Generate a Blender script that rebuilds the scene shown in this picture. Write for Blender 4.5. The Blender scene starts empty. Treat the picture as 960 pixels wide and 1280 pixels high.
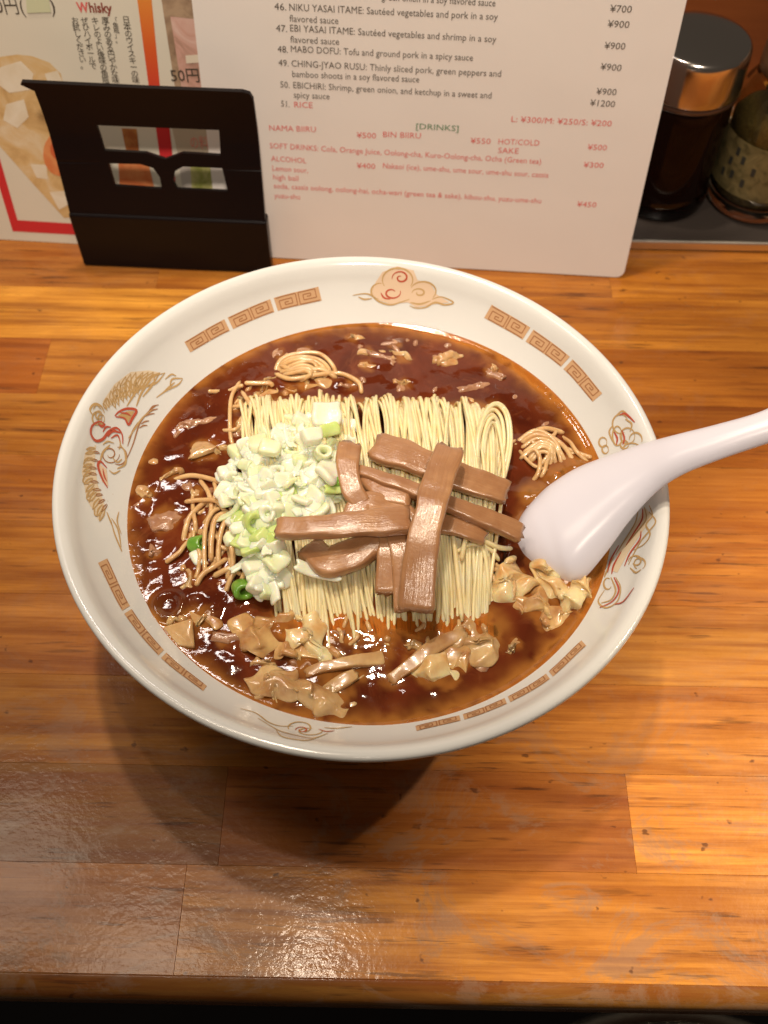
import bpy, bmesh, math, random
from mathutils import Vector, Matrix, noise
from mathutils.bvhtree import BVHTree
random.seed(7)
S = bpy.context.scene
R = math.radians
# ------------------------------------------------------------------ camera
F = 1250.0                                   # focal length in pixels of a 960 x 1280 picture
CAM = Vector((.0071, -.2061, .3558))
PIT, ROLL = R(56), R(1.1)
fwd = Vector((0, math.cos(PIT), -math.sin(PIT)))
r0 = Vector((1, 0, 0)); u0 = r0.cross(fwd)
rgt = r0 * math.cos(ROLL) + u0 * math.sin(ROLL); upv = rgt.cross(fwd)
cam = bpy.data.cameras.new('camera'); co = bpy.data.objects.new('camera', cam); S.collection.objects.link(co)
co.matrix_world = Matrix.Translation(CAM) @ Matrix((rgt, upv, -fwd)).transposed().to_4x4()
cam.sensor_fit = 'VERTICAL'; cam.sensor_height = 36; cam.sensor_width = 27
cam.lens = 36 * F / 1280; cam.clip_start = .01; cam.clip_end = 50
cam.dof.use_dof = True; cam.dof.focus_distance = .335; cam.dof.aperture_fstop = 15
S.camera = co
S.render.resolution_x, S.render.resolution_y = 768, 1024
# ------------------------------------------------------------------ light (indoor lamps of the noodle shop, plus added fills)
w = bpy.data.worlds.new('World'); S.world = w; w.use_nodes = True
bg = w.node_tree.nodes['Background']; bg.inputs[0].default_value = (1, .80, .62, 1); bg.inputs[1].default_value = .07
S.view_settings.view_transform = 'Standard'; S.view_settings.look = 'None'
S.view_settings.exposure = 0; S.view_settings.gamma = 1
def lamp(name, kind, loc, target, power, color, **k):
    l = bpy.data.lights.new(name, kind); l.energy = power; l.color = color
    for a, b in k.items(): setattr(l, a, b)
    o = bpy.data.objects.new(name, l); S.collection.objects.link(o); o.location = loc
    o.rotation_euler = (Vector(target) - Vector(loc)).to_track_quat('-Z', 'Y').to_euler()
    return o
WARM = (1, .83, .64)
lamp('pendant_lamp', 'SPOT', (-.10, .27, 1.2), (.04, .155, 0), 28, WARM, spot_size=R(30.5), spot_blend=.5, shadow_soft_size=.025)  # cone narrowed so its edge imitates a bystander's shadow at the near left
lamp('ceiling_lamp', 'AREA', (-.32, .03, 1.2), (0, 0, 0), 1.7, WARM, shape='DISK', size=.2)
lamp('small_pendant_lamp', 'AREA', (-.085, .035, 1.2), (0, 0, 0), 1.8, WARM, shape='DISK', size=.035)
lamp('ceiling_strip_lamp', 'AREA', (-.26, .62, 1.2), (-.05, 0, 0), 1.8, (1, .88, .82), shape='RECTANGLE', size=.26, size_y=.06)
lamp('counter_shaped_spot', 'SPOT', (1.02, .20, 1.2), (.350, -.140, 0), 175, (1, .80, .56), spot_size=R(21.5), spot_blend=.14, shadow_soft_size=.04)  # pool of light shaped by its cone; left edge imitates a bystander's shadow
lamp('left_fill_light', 'AREA', (-.45, .1, .9), (-.22, .14, 0), 1.0, WARM, shape='DISK', size=.2)  # added fill, brightens the far left of the counter
lamp('menu_fill_light', 'SPOT', (.08, -.62, 1.2), (-.01, .235, .08), 50, (1, .84, .68), spot_size=R(24), spot_blend=.7, shadow_soft_size=.06)  # added fill aimed at the menu sheet to brighten it

# ------------------------------------------------------------------ helpers
def ray(x, y): return fwd + rgt * ((x - 480) / F) - upv * ((y - 640) / F)
def at(x, y, z):
    v = ray(x, y); return CAM + v * ((z - CAM.z) / v.z)
def smooth(me, ang=None):
    me.polygons.foreach_set('use_smooth', [True] * len(me.polygons)); me.update()
def mesh(name, verts, faces, mat=None, parent=None, sm=True, mats=None, midx=None):
    me = bpy.data.meshes.new(name); me.from_pydata([tuple(v) for v in verts], [], faces)
    if sm: smooth(me)
    for m in (mats or ([mat] if mat else [])): me.materials.append(m)
    if midx: me.polygons.foreach_set('material_index', midx)
    me.update()
    o = bpy.data.objects.new(name, me); S.collection.objects.link(o)
    if parent: o.parent = parent
    return o
def root(name, loc=(0, 0, 0), rz=0):
    o = bpy.data.objects.new(name, None); S.collection.objects.link(o); o.location = loc; o.rotation_euler.z = rz
    o.empty_display_size = .01; return o
def tag(o, label, cat, group=None, kind=None):
    o['label'] = label; o['category'] = cat
    if group: o['group'] = group
    if kind: o['kind'] = kind
    return o
def catmull(P, n):
    P = [Vector(p) for p in P]; Q = [P[0] * 2 - P[1]] + P + [P[-1] * 2 - P[-2]]; out = []
    for i in range(1, len(Q) - 2):
        for k in range(n):
            t = k / n; a, b, c, d = Q[i-1], Q[i], Q[i+1], Q[i+2]
            out.append(.5 * ((2*b) + (c-a)*t + (2*a-5*b+4*c-d)*t*t + (3*b-a-3*c+d)*t**3))
    out.append(P[-1]); return out
def tube_data(P, rad, seg=7, taper=False):
    V, Fc = [], []; n = len(P); N = None
    for i, p in enumerate(P):
        T = (P[min(i+1, n-1)] - P[max(i-1, 0)]).normalized()
        if N is None: N = T.orthogonal().normalized()
        N = (N - T * N.dot(T)).normalized(); B = T.cross(N)
        r_ = rad * (min(1, .55 + .45 * min(i, n-1-i)) if taper else 1)
        for k in range(seg):
            a = 2*math.pi*k/seg; V.append(p + (N*math.cos(a) + B*math.sin(a)) * r_)
    for i in range(n-1):
        for k in range(seg):
            k2 = (k+1) % seg; Fc.append((i*seg+k, i*seg+k2, (i+1)*seg+k2, (i+1)*seg+k))
    Fc.append(tuple(range(seg))[::-1]); Fc.append(tuple((n-1)*seg + k for k in range(seg)))
    return V, Fc
def tube(name, P, rad, mat, parent=None, seg=7, n=6, taper=True):
    V, Fc = tube_data(catmull(P, n), rad, seg, taper); return mesh(name, V, Fc, mat, parent)
def lathe(name, prof, mat, parent=None, seg=64, loc=(0, 0, 0)):
    V, Fc = [], []; n = len(prof)
    for k in range(seg):
        a = 2*math.pi*k/seg
        for r_, z in prof: V.append((loc[0] + max(r_, 1e-5)*math.cos(a), loc[1] + max(r_, 1e-5)*math.sin(a), loc[2] + z))
    for k in range(seg):
        k2 = (k+1) % seg
        for i in range(n-1): Fc.append((k*n+i, k2*n+i, k2*n+i+1, k*n+i+1))
    return mesh(name, V, Fc, mat, parent)
def box(name, x0, x1, y0, y1, z0, z1, mat, parent=None, bev=0.0, seg=2):
    bm = bmesh.new(); bmesh.ops.create_cube(bm, size=1)
    for v in bm.verts: v.co = Vector(((x0+x1)/2 + v.co.x*(x1-x0), (y0+y1)/2 + v.co.y*(y1-y0), (z0+z1)/2 + v.co.z*(z1-z0)))
    if bev: bmesh.ops.bevel(bm, geom=bm.edges[:], offset=bev, segments=seg, affect='EDGES', profile=.5)
    me = bpy.data.meshes.new(name); bm.to_mesh(me); bm.free(); me.materials.append(mat)
    o = bpy.data.objects.new(name, me); S.collection.objects.link(o); o.parent = parent; return o
def fbm(p, s, o=3, seed=0):
    return noise.fractal(Vector(p) * s + Vector((seed * 7.3, seed * 3.1, seed * 1.7)), 1, 2, o)

# ------------------------------------------------------------------ materials
class NT:
    def __init__(s, name):
        s.m = bpy.data.materials.new(name); s.m.use_nodes = True; s.t = s.m.node_tree; s.n = s.t.nodes
        s.p = s.n['Principled BSDF']; s.out = s.n['Material Output']
    def add(s, typ, ins=None, **k):
        x = s.n.new(typ)
        for a, b in k.items(): setattr(x, a, b)
        for a, b in (ins or {}).items():
            if isinstance(b, bpy.types.NodeSocket): s.t.links.new(b, x.inputs[a])
            else: x.inputs[a].default_value = b
        return x
    def link(s, a, b): s.t.links.new(a, b)
    def coords(s, scale=(1, 1, 1), kind='Object', rot=(0, 0, 0), loc=None):
        tc = s.add('ShaderNodeTexCoord'); mp = s.add('ShaderNodeMapping', {'Vector': tc.outputs[kind], 'Scale': scale, 'Rotation': rot})
        if loc is not None: s.link(loc, mp.inputs['Location'])
        return mp.outputs[0]
    def noise(s, vec, scale, detail=4, rough=.55, dist=0):
        return s.add('ShaderNodeTexNoise', {'Vector': vec, 'Scale': scale, 'Detail': detail, 'Roughness': rough, 'Distortion': dist}).outputs['Fac']
    def ramp(s, fac, stops, interp='LINEAR'):
        r_ = s.add('ShaderNodeValToRGB', {'Fac': fac}); e = r_.color_ramp; e.interpolation = interp
        while len(e.elements) < len(stops): e.elements.new(.5)
        for el, (p, c) in zip(e.elements, stops):
            el.position = p; el.color = (c, c, c, 1) if not isinstance(c, tuple) else (*c, 1)
        return r_.outputs[0]
    def mix(s, fac, a, b, mode='MIX'):
        x = s.add('ShaderNodeMix', data_type='RGBA', blend_type=mode)
        for i, v in ((0, fac), (6, a), (7, b)):
            if isinstance(v, bpy.types.NodeSocket): s.link(v, x.inputs[i])
            else: x.inputs[i].default_value = v if i == 0 else (*v, 1)
        return x.outputs[2]
    def bump(s, h, strength=.5, dist=.001, normal=None):
        b = s.add('ShaderNodeBump', {'Height': h, 'Strength': strength, 'Distance': dist})
        if normal: s.link(normal, b.inputs['Normal'])
        s.link(b.outputs[0], s.p.inputs['Normal']); return b.outputs[0]
    def set(s, **k):
        for a, b in k.items():
            i = s.p.inputs[a.replace('_', ' ')]
            if isinstance(b, bpy.types.NodeSocket): s.link(b, i)
            elif isinstance(b, tuple): i.default_value = (*b, 1)
            else: i.default_value = b
        return s
def simple(name, col, rough=.5, **k):
    t = NT(name); t.set(Base_Color=col, Roughness=rough, **k); return t.m

def m_wood():
    t = NT('lacquered_timber')
    oi = t.add('ShaderNodeObjectInfo')
    off = t.add('ShaderNodeVectorMath', {0: oi.outputs['Random'], 1: (3.1, 5.7, 1.9)}, operation='MULTIPLY').outputs[0]
    v = t.coords((1, 7, 7), loc=off)
    a = t.noise(v, 9, 5, .6, .6)
    v2 = t.coords((1, 26, 26), loc=off)
    b = t.noise(v2, 7, 6, .65, .3)
    v3 = t.coords((1, 15, 15), loc=off)
    c = t.noise(v3, 34, 3, .6)
    base = t.mix(t.ramp(a, [(.3, 0), (.7, 1)]), (.40, .165, .034), (.66, .33, .076))
    base = t.mix(1, base, oi.outputs['Color'], 'MULTIPLY')
    big = t.noise(t.coords((1, 2.2, 1), loc=off), 14, 4, .6, .5)
    base = t.mix(t.ramp(big, [(.38, .55), (.62, 0)]), base, t.mix(.6, base, (.22, .065, .015)))
    base = t.mix(t.ramp(b, [(.36, .8), (.56, 0)]), base, t.mix(.75, base, (.15, .035, .01)))
    streak = t.ramp(c, [(.575, 0), (.67, .65)])
    msk = t.ramp(t.noise(t.coords((1, 2.5, 1), loc=off), 11, 3, .5), [(.44, 0), (.58, 1)])
    sep = t.add('ShaderNodeSeparateXYZ', {0: t.coords()})
    near = t.add('ShaderNodeMapRange', {0: sep.outputs[1], 1: -.03, 2: -.11, 3: 0, 4: 1}).outputs[0]
    msk = t.add('ShaderNodeMath', {0: msk, 1: t.add('ShaderNodeMath', {0: near, 1: t.ramp(t.noise(t.coords((1, 3, 1), loc=off), 18, 3), [(.38, 0), (.55, .9)])}, operation='MULTIPLY').outputs[0]}, operation='MAXIMUM').outputs[0]
    st = t.add('ShaderNodeMath', {0: streak, 1: msk}, operation='MULTIPLY').outputs[0]
    base = t.mix(st, base, (.045, .018, .01))
    fib = t.noise(t.coords((2.5, 90, 90), loc=off), 8, 3, .6)
    base = t.mix(t.ramp(fib, [(.32, .5), (.56, 0)]), base, t.mix(.6, base, (.20, .05, .01)))
    # worn greyish patches with specks near the front
    wv = t.coords((1, 1.6, 1))
    wp = t.add('ShaderNodeMath', {0: t.ramp(t.noise(wv, 23, 6, .75, .8), [(.52, 0), (.60, .75)]), 1: t.add('ShaderNodeMath', {0: near, 1: .22}, operation='ADD').outputs[0]}, operation='MULTIPLY').outputs[0]
    base = t.mix(wp, base, t.mix(.55, base, (.25, .16, .11)))
    sp = t.ramp(t.noise(t.coords((1, 1.4, 1)), 160, 2, .5), [(.71, 0), (.76, .7)])
    base = t.mix(sp, base, (.06, .02, .01))
    t.set(Base_Color=base, Roughness=t.ramp(t.noise(wv, 60, 3), [(.3, .22), (.7, .38)]), Specular_IOR_Level=.12)
    t.p.inputs['Coat Weight'].default_value = .24; t.p.inputs['Coat Roughness'].default_value = .11
    h1 = t.noise(t.coords((1, 1.3, 1)), 330, 3, .6); h2 = t.noise(t.coords((1, 1, 1)), 90, 2, .5)
    hh = t.add('ShaderNodeMath', {0: h1, 1: h2}, operation='ADD').outputs[0]
    t.bump(hh, .32, .00028)
    t.link(t.p.inputs['Normal'].links[0].from_socket, t.p.inputs['Coat Normal'])
    return t.m
WOOD = m_wood()
def m_porcelain():
    t = NT('glazed_porcelain'); c = t.mix(t.ramp(t.noise(t.coords(), 18, 3), [(.3, 0), (.7, 1)]), (.66, .67, .66), (.72, .73, .72))
    sp = t.ramp(t.noise(t.coords(), 420, 2, .5), [(.76, 0), (.79, .35)])
    t.set(Base_Color=t.mix(sp, c, (.45, .36, .25)), Roughness=.13, Specular_IOR_Level=.5)
    t.bump(t.noise(t.coords(), 40, 2), .15, .0006); return t.m
PORC = m_porcelain()
PRINT_TAN = simple('tan_glaze_print', (.58, .36, .20), .25)
PRINT_GOLD = simple('gold_glaze_print', (.50, .33, .15), .25)
PRINT_BROWN = simple('brown_glaze_line', (.36, .17, .08), .25)
PRINT_RED = simple('red_glaze_line', (.47, .09, .05), .25)
PRINT_PINK = simple('pale_peach_glaze', (.70, .53, .38), .25)
def m_food(name, c1, c2, scale=120, rough=.3, bump=.4, dist=.0004, sss=0, stretch=(1, 1, 1), spec=.5, coat=.5):
    t = NT(name); v = t.coords(stretch)
    t.set(Base_Color=t.mix(t.ramp(t.noise(v, scale, 4, .6), [(.32, 0), (.68, 1)]), c1, c2), Roughness=rough, Specular_IOR_Level=spec)
    t.p.inputs['Coat Weight'].default_value = coat; t.p.inputs['Coat Roughness'].default_value = .08
    if sss:
        t.p.inputs['Subsurface Weight'].default_value = sss; t.p.inputs['Subsurface Radius'].default_value = (.003, .0018, .0008)
        t.p.inputs['Subsurface Scale'].default_value = 1
    t.bump(t.noise(v, scale * 2.5, 3, .6), bump, dist)
    t.link(t.p.inputs['Normal'].links[0].from_socket, t.p.inputs['Coat Normal'])
    return t.m
NOODLE = m_food('wheat_noodle', (.88, .68, .35), (.95, .80, .49), 160, .35, .15, .0002, .5, coat=.25)
NOODLE_BROTH = m_food('broth_soaked_noodle', (.56, .32, .13), (.74, .50, .25), 160, .25, .15, .0002, .3, coat=.6)
EGG = m_food('cooked_egg', (.64, .33, .10), (.95, .80, .46), 75, .35, .25, .0003, .5, coat=.75)
EGG_BROWN = m_food('broth_coated_egg', (.36, .14, .04), (.78, .52, .22), 75, .3, .25, .0003, .4, coat=.8)
MEAT = m_food('stewed_meat', (.28, .12, .06), (.48, .26, .14), 200, .3, .5, .0005, .1, coat=.8)
CABB = m_food('soft_cabbage', (.38, .18, .06), (.72, .50, .24), 75, .28, .2, .0003, .4, coat=.8)
CARROT = m_food('carrot', (.60, .13, .03), (.75, .22, .05), 150, .25, .2, .0003, .1)
ON_W = m_food('onion_white', (.76, .78, .58), (.90, .90, .78), 90, .35, .1, .0003, .55, coat=.3)
ON_P = m_food('onion_pale_green', (.68, .76, .42), (.86, .88, .66), 90, .35, .1, .0003, .55, coat=.3)
ON_G = m_food('onion_light_green', (.50, .66, .18), (.68, .78, .34), 90, .35, .1, .0003, .5, coat=.3)
ON_D = m_food('onion_dark_green', (.10, .27, .02), (.20, .40, .05), 200, .3, .2, .0003, .15, coat=.5)
def m_menma():
    t = NT('braised_bamboo_shoot'); v = t.coords((1, 1, 1), 'Generated')
    n1 = t.noise(t.coords((1, 1, 1)), 90, 4, .6)
    fa = t.add('ShaderNodeAttribute', attribute_name='fibre').outputs['Vector']
    fib = t.noise(t.add('ShaderNodeMapping', {'Vector': fa, 'Scale': (60, 1300, 900)}).outputs[0], 1, 5, .65, .3)
    c = t.mix(t.ramp(n1, [(.3, 0), (.7, 1)]), (.34, .160, .070), (.46, .240, .110))
    c = t.mix(t.ramp(fib, [(.36, .26), (.58, 0)]), c, (.22, .08, .03))
    c = t.mix(t.ramp(n1, [(.55, 0), (.75, .4)]), c, (.60, .34, .16))
    t.set(Base_Color=c, Roughness=.28, Specular_IOR_Level=.5)
    t.p.inputs['Coat Weight'].default_value = .7; t.p.inputs['Coat Roughness'].default_value = .15
    t.p.inputs['Subsurface Weight'].default_value = .1; t.p.inputs['Subsurface Radius'].default_value = (.002, .001, .0005); t.p.inputs['Subsurface Scale'].default_value = 1
    h = t.add('ShaderNodeMath', {0: fib, 1: t.noise(t.coords(), 520, 3, .6)}, operation='ADD').outputs[0]
    t.bump(h, .26, .0005); t.link(t.p.inputs['Normal'].links[0].from_socket, t.p.inputs['Coat Normal']); return t.m
MENMA = m_menma()
def m_broth():
    t = NT('thick_soy_broth')
    at_ = t.add('ShaderNodeAttribute', attribute_name='shallow').outputs['Fac']
    v = t.coords()
    sw = t.ramp(t.noise(v, 70, 5, .62, 1.4), [(.55, 0), (.70, .30)])
    c = t.mix(t.ramp(t.noise(v, 38, 3, .55, .8), [(.3, 0), (.7, 1)]), (.060, .009, .003), (.15, .028, .008))
    c = t.mix(sw, c, (.30, .10, .035))
    c = t.mix(t.ramp(at_, [(.0, 0), (.7, 1)]), c, (.62, .25, .05))
    d = t.add('ShaderNodeBsdfDiffuse', {'Color': c})
    tr = t.add('ShaderNodeBsdfTransparent', {'Color': (.80, .42, .14, 1)})
    fac = t.add('ShaderNodeMath', {0: at_, 1: .82}, operation='MULTIPLY').outputs[0]
    body = t.add('ShaderNodeMixShader', {0: fac, 1: d.outputs[0], 2: tr.outputs[0]})
    gl = t.add('ShaderNodeBsdfGlossy', {'Color': (1, 1, 1, 1), 'Roughness': .05})
    hb = t.add('ShaderNodeMath', {0: t.noise(v, 230, 3, .6), 1: t.ramp(t.noise(v, 620, 2, .5), [(.5, 0), (.8, .5)])}, operation='ADD').outputs[0]
    b = t.add('ShaderNodeBump', {'Height': hb, 'Strength': .07, 'Distance': .0005})
    fr = t.add('ShaderNodeFresnel', {'IOR': 1.45, 'Normal': b.outputs[0]})
    t.link(b.outputs[0], gl.inputs['Normal']); t.link(b.outputs[0], d.inputs['Normal'])
    fin = t.add('ShaderNodeMixShader', {0: fr.outputs[0], 1: body.outputs[0], 2: gl.outputs[0]})
    t.link(fin.outputs[0], t.out.inputs['Surface']); return t.m
BROTH = m_broth()
SPOON = simple('white_melamine', (.74, .735, .84), .28, Specular_IOR_Level=.45)
def m_paper(name, c):
    t = NT(name); t.set(Base_Color=t.mix(t.noise(t.coords(), 30, 3), c, tuple(x * .95 for x in c)), Roughness=.42, Specular_IOR_Level=.3)
    t.bump(t.noise(t.coords(), 14, 2), .25, .002); return t.m
PAPER = m_paper('laminated_paper', (.80, .76, .73)); PAPER2 = m_paper('laminated_poster_paper', (.72, .68, .58))
BLACKINK = simple('black_ink', (.07, .055, .04), .5); REDINK = simple('red_ink', (.68, .13, .12), .5); GREENINK = simple('green_ink', (.08, .22, .10), .5)
FADEDRED = simple('faded_red_ink', (.66, .27, .22), .5)
def m_blackplastic():
    t = NT('black_acrylic'); t.set(Base_Color=(.007, .005, .006), Roughness=.3, Specular_IOR_Level=.16)
    t.bump(t.noise(t.coords(), 60, 3), .1, .0008); return t.m
BLACK = m_blackplastic()
CHROME = simple('chrome', (.62, .58, .54), .16, Metallic=1.0)
STEEL = simple('brushed_steel', (.80, .74, .66), .38, Metallic=1.0)
DARKM = simple('dark_tray_surface', (.05, .04, .035), .35)
def glassm(name, col, rough=.04):
    return simple(name, col, rough, Transmission_Weight=1.0, IOR=1.47)
GLASS = glassm('clear_glass', (.80, .78, .62)); GLASSB = simple('soy_sauce_glass', (.008, .003, .002), .08, Specular_IOR_Level=.12)

# ------------------------------------------------------------------ setting
t = NT('dark_floor'); t.set(Base_Color=t.mix(t.noise(t.coords(), 6, 4), (.012, .010, .012), (.03, .025, .028)), Roughness=.6)
o = mesh('floor', [(-3, -3, -.78), (3, -3, -.78), (3, 3, -.78), (-3, 3, -.78)], [(0, 1, 2, 3)], t.m, sm=False); o['kind'] = 'structure'
t = NT('red_brown_boards'); t.set(Base_Color=t.mix(t.noise(t.coords((1, 1, 9)), 12, 4), (.20, .05, .015), (.36, .11, .03)), Roughness=.35)
o = box('wall', -.8, .8, .345, .36, -.3, .11, t.m); o['kind'] = 'structure'

# ------------------------------------------------------------------ counter
ctr = tag(root('counter', (0, 0, -.014)), 'glossy orange wooden counter of edge glued planks under the ramen bowl', 'counter')
rows = {0: [-.62, -.36, -.0587, .21, .48], 1: [-.5, -.27, -.048, .097, .40], 2: [-.56, -.22, .009, .33], 3: [-.4, -.19, .02, .30, .5],
        4: [-.55, -.30, .0, .26], 5: [-.42, -.2, .055, .35], 6: [-.5, -.23, .03, .27], 7: [-.40, -.1553, .01, .23, .46],
        8: [-.5, -.25, .05, .31], 9: [-.45, -.11, .12, .37], 10: [-.5, -.21, .10, .3], 11: [-.4, -.1, .2], 12: [-.35, .02, .3],
        13: [-.5, -.2, .1, .4], 14: [-.4, 0, .3], 15: [-.5, -.1, .25], 16: [-.3, .1, .4], 17: [-.4, .2], 18: [-.2, .3]}
tint = {(0, -.36): (.74, .62, .58), (0, -.0587): (1.0, .90, .72), (0, -.62): (.8, .7, .6), (1, -.27): (.42, .40, .40), (1, -.048): (.62, .48, .48), (1, .097): (1.12, .98, .85),  # plank tones; right middle rows painted darker to offset the counter spot's light
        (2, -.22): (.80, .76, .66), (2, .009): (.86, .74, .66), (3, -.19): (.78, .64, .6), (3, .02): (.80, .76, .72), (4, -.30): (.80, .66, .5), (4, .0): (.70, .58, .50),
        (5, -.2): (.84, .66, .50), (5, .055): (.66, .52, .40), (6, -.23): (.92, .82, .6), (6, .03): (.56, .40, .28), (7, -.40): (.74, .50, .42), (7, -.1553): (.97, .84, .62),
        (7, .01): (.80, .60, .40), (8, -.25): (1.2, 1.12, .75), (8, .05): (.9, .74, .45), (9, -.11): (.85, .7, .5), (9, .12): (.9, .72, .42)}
rw = .0352
for k, js in rows.items():
    y0 = -.150 + k * rw; ends = [-.75] + sorted(js) + [.75]
    for a, b in zip(ends[:-1], ends[1:]):
        if b - a < .02: continue
        p = box('plank', a + .00002, b - .00002, y0 + .00002, y0 + rw - .00002, 0, .014 + random.uniform(-.00004, .00004), WOOD, ctr, .00008, 1)
        c = tint.get((k, a), None)
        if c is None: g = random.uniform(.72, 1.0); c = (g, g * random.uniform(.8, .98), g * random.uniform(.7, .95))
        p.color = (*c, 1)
# rounded front edging: quarter-round profile swept along x
prof = [(-.149, -.004), (-.150, .0139), (-.1505, .01395)] + [(-.1508 - .006 * math.sin(a), .0076 + .0062 * math.cos(a)) for a in [R(q) for q in range(12, 91, 13)]] + [(-.1566, -.001), (-.1545, -.004)]
V = [(x, y, z) for x in (-.75, -.44, -.059 + .0002, .26, .75) for y, z in prof]; n = len(prof)
Fc = [(i*n+j, i*n+(j+1) % n, (i+1)*n+(j+1) % n, (i+1)*n+j) for i in range(4) for j in range(n)]
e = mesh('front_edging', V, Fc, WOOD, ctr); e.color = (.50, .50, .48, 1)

# ------------------------------------------------------------------ stool below the counter (its chrome rim just shows)
st = tag(root('stool', (0, 0, 0)), 'round stool with a shiny chrome rim half hidden below the counter edge', 'stool')
P = at(885, 1265, -.32); sx, sy = P.x - .02, P.y - .155
lathe('seat', [(0, -.325), (.135, -.325), (.147, -.332), (.15, -.35), (0, -.36)][::-1], simple('dark_vinyl', (.03, .025, .025), .4), st, 64, (sx, sy, 0))
lathe('rim', [(.150, -.365), (.158, -.36), (.162, -.345), (.158, -.33), (.1505, -.327)], simple('worn_chrome', (.85, .82, .7), .4, Metallic=1.0), st, 64, (sx, sy, 0))
lathe('pedestal', [(.028, -.78), (.028, -.366)], CHROME, st, 24, (sx, sy, 0)); lathe('base', [(.0, -.765), (.13, -.77), (.16, -.779)], CHROME, st, 48, (sx, sy, 0))

# ------------------------------------------------------------------ bowl
RIM_R, RIM_Z = .105, .078
TILT = R(-1.46)
bowl = tag(root('ramen_bowl'), 'large white ramen bowl with red and gold printed motifs round its inner rim', 'bowl')
prof_out = [(0, .004), (.030, .004), (.032, 0), (.0355, 0), (.037, .008), (.046, .011), (.060, .0185), (.074, .030), (.086, .045), (.095, .060), (.1005, .070), (.1035, .0752)]
lip = [(.1048, .0766), (.1052, .0776), (.1050, .0786), (.1042, .0792), (.1030, .0792), (.1018, .0786), (.1006, .0775)]
prof_in = [(.0990, .0752), (.0968, .0715), (.0925, .0660), (.0862, .0592), (.076, .049), (.064, .038), (.048, .0275), (.03, .020), (0, .018)]
def smp(P, n=3):
    q = catmull([(a, b, 0) for a, b in P], n); return [(max(v.x, 0), v.y) for v in q]
prof = prof_out[:5] + smp(prof_out[5:] + lip + prof_in, 4)
b_ = lathe('body', prof, PORC, bowl, 192)
TM = Matrix.Rotation(-TILT * 1, 4, 'Y')
zoff = 0
for v in b_.data.vertices:
    h = min(1, max(0, v.co.z / .05)); q = TM @ (v.co - Vector((0, 0, .078))) + Vector((0, 0, .078)); v.co = v.co.lerp(q, h)
b_.data.update()
bvh = BVHTree.FromPolygons([v.co.copy() for v in b_.data.vertices], [tuple(p.vertices) for p in b_.data.polygons])
def wall(px, py, off=.00018):
    loc, nor, idx, d = bvh.ray_cast(CAM, ray(px, py).normalized())
    if loc is None: return None, None
    if nor.dot(ray(px, py)) > 0: nor = -nor
    return loc + nor * off, nor
def stroke_data(pts, wpx, off=.0002, n=5, V=None, Fc=None, closed=False, taper=True):
    P2 = catmull([(x, y, 0) for x, y in pts], n); base = len(V); cnt = 0; last = None
    hits = [wall(p.x, p.y, off) for p in P2]; hits = [(h, nn, i) for i, (h, nn) in enumerate(hits) if h is not None and h.z > .058]
    m = len(hits)
    if m < 2: return
    for j, (h, nn, i) in enumerate(hits):
        T = (hits[min(j+1, m-1)][0] - hits[max(j-1, 0)][0])
        if T.length < 1e-9: T = Vector((1, 0, 0))
        B = T.normalized().cross(nn).normalized(); ww = wpx * .00037 * .5 * ((.35 + .65 * math.sin(math.pi * min(1, max(0, (j + .3) / (m - .4))))) if taper else 1)
        V += [h + B * ww, h - B * ww]; cnt += 1
    Fc += [(base + 2*j, base + 2*j+1, base + 2*j+3, base + 2*j+2) for j in range(cnt-1)]
def strokes(name, mat, lst, off=.0002, wpx=2.2, taper=True, parent=None):
    V, Fc = [], []
    for s in lst:
        w_ = wpx
        if isinstance(s[0], (int, float)): w_, s = s[0], s[1]
        stroke_data(s, w_, off, 5, V, Fc, taper=taper)
    if V:
        o = mesh(name, V, Fc, mat, parent or bowl); o['kind'] = 'stuff'; return o
def fill(name, mat, poly, off=.00014, parent=None):
    # patch over the wall: fan of a polygon given as picture points, subdivided so that it follows the curve
    bm = bmesh.new(); vs = [bm.verts.new((x, y, 0)) for x, y in poly]; bm.faces.new(vs)
    bmesh.ops.triangulate(bm, faces=bm.faces[:]); 
    for _ in range(2): bmesh.ops.subdivide_edges(bm, edges=bm.edges[:], cuts=1, use_grid_fill=True)
    bmesh.ops.triangulate(bm, faces=bm.faces[:])
    V = []; ok = True
    for v in bm.verts:
        h, nn = wall(v.co.x, v.co.y, off)
        V.append(h if h is not None else Vector((0, 0, 0))); 
    bm.verts.index_update(); Fc = [tuple(v.index for v in f.verts) for f in bm.faces]; bm.free()
    return mesh(name, V, Fc, mat, parent or bowl)
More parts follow.
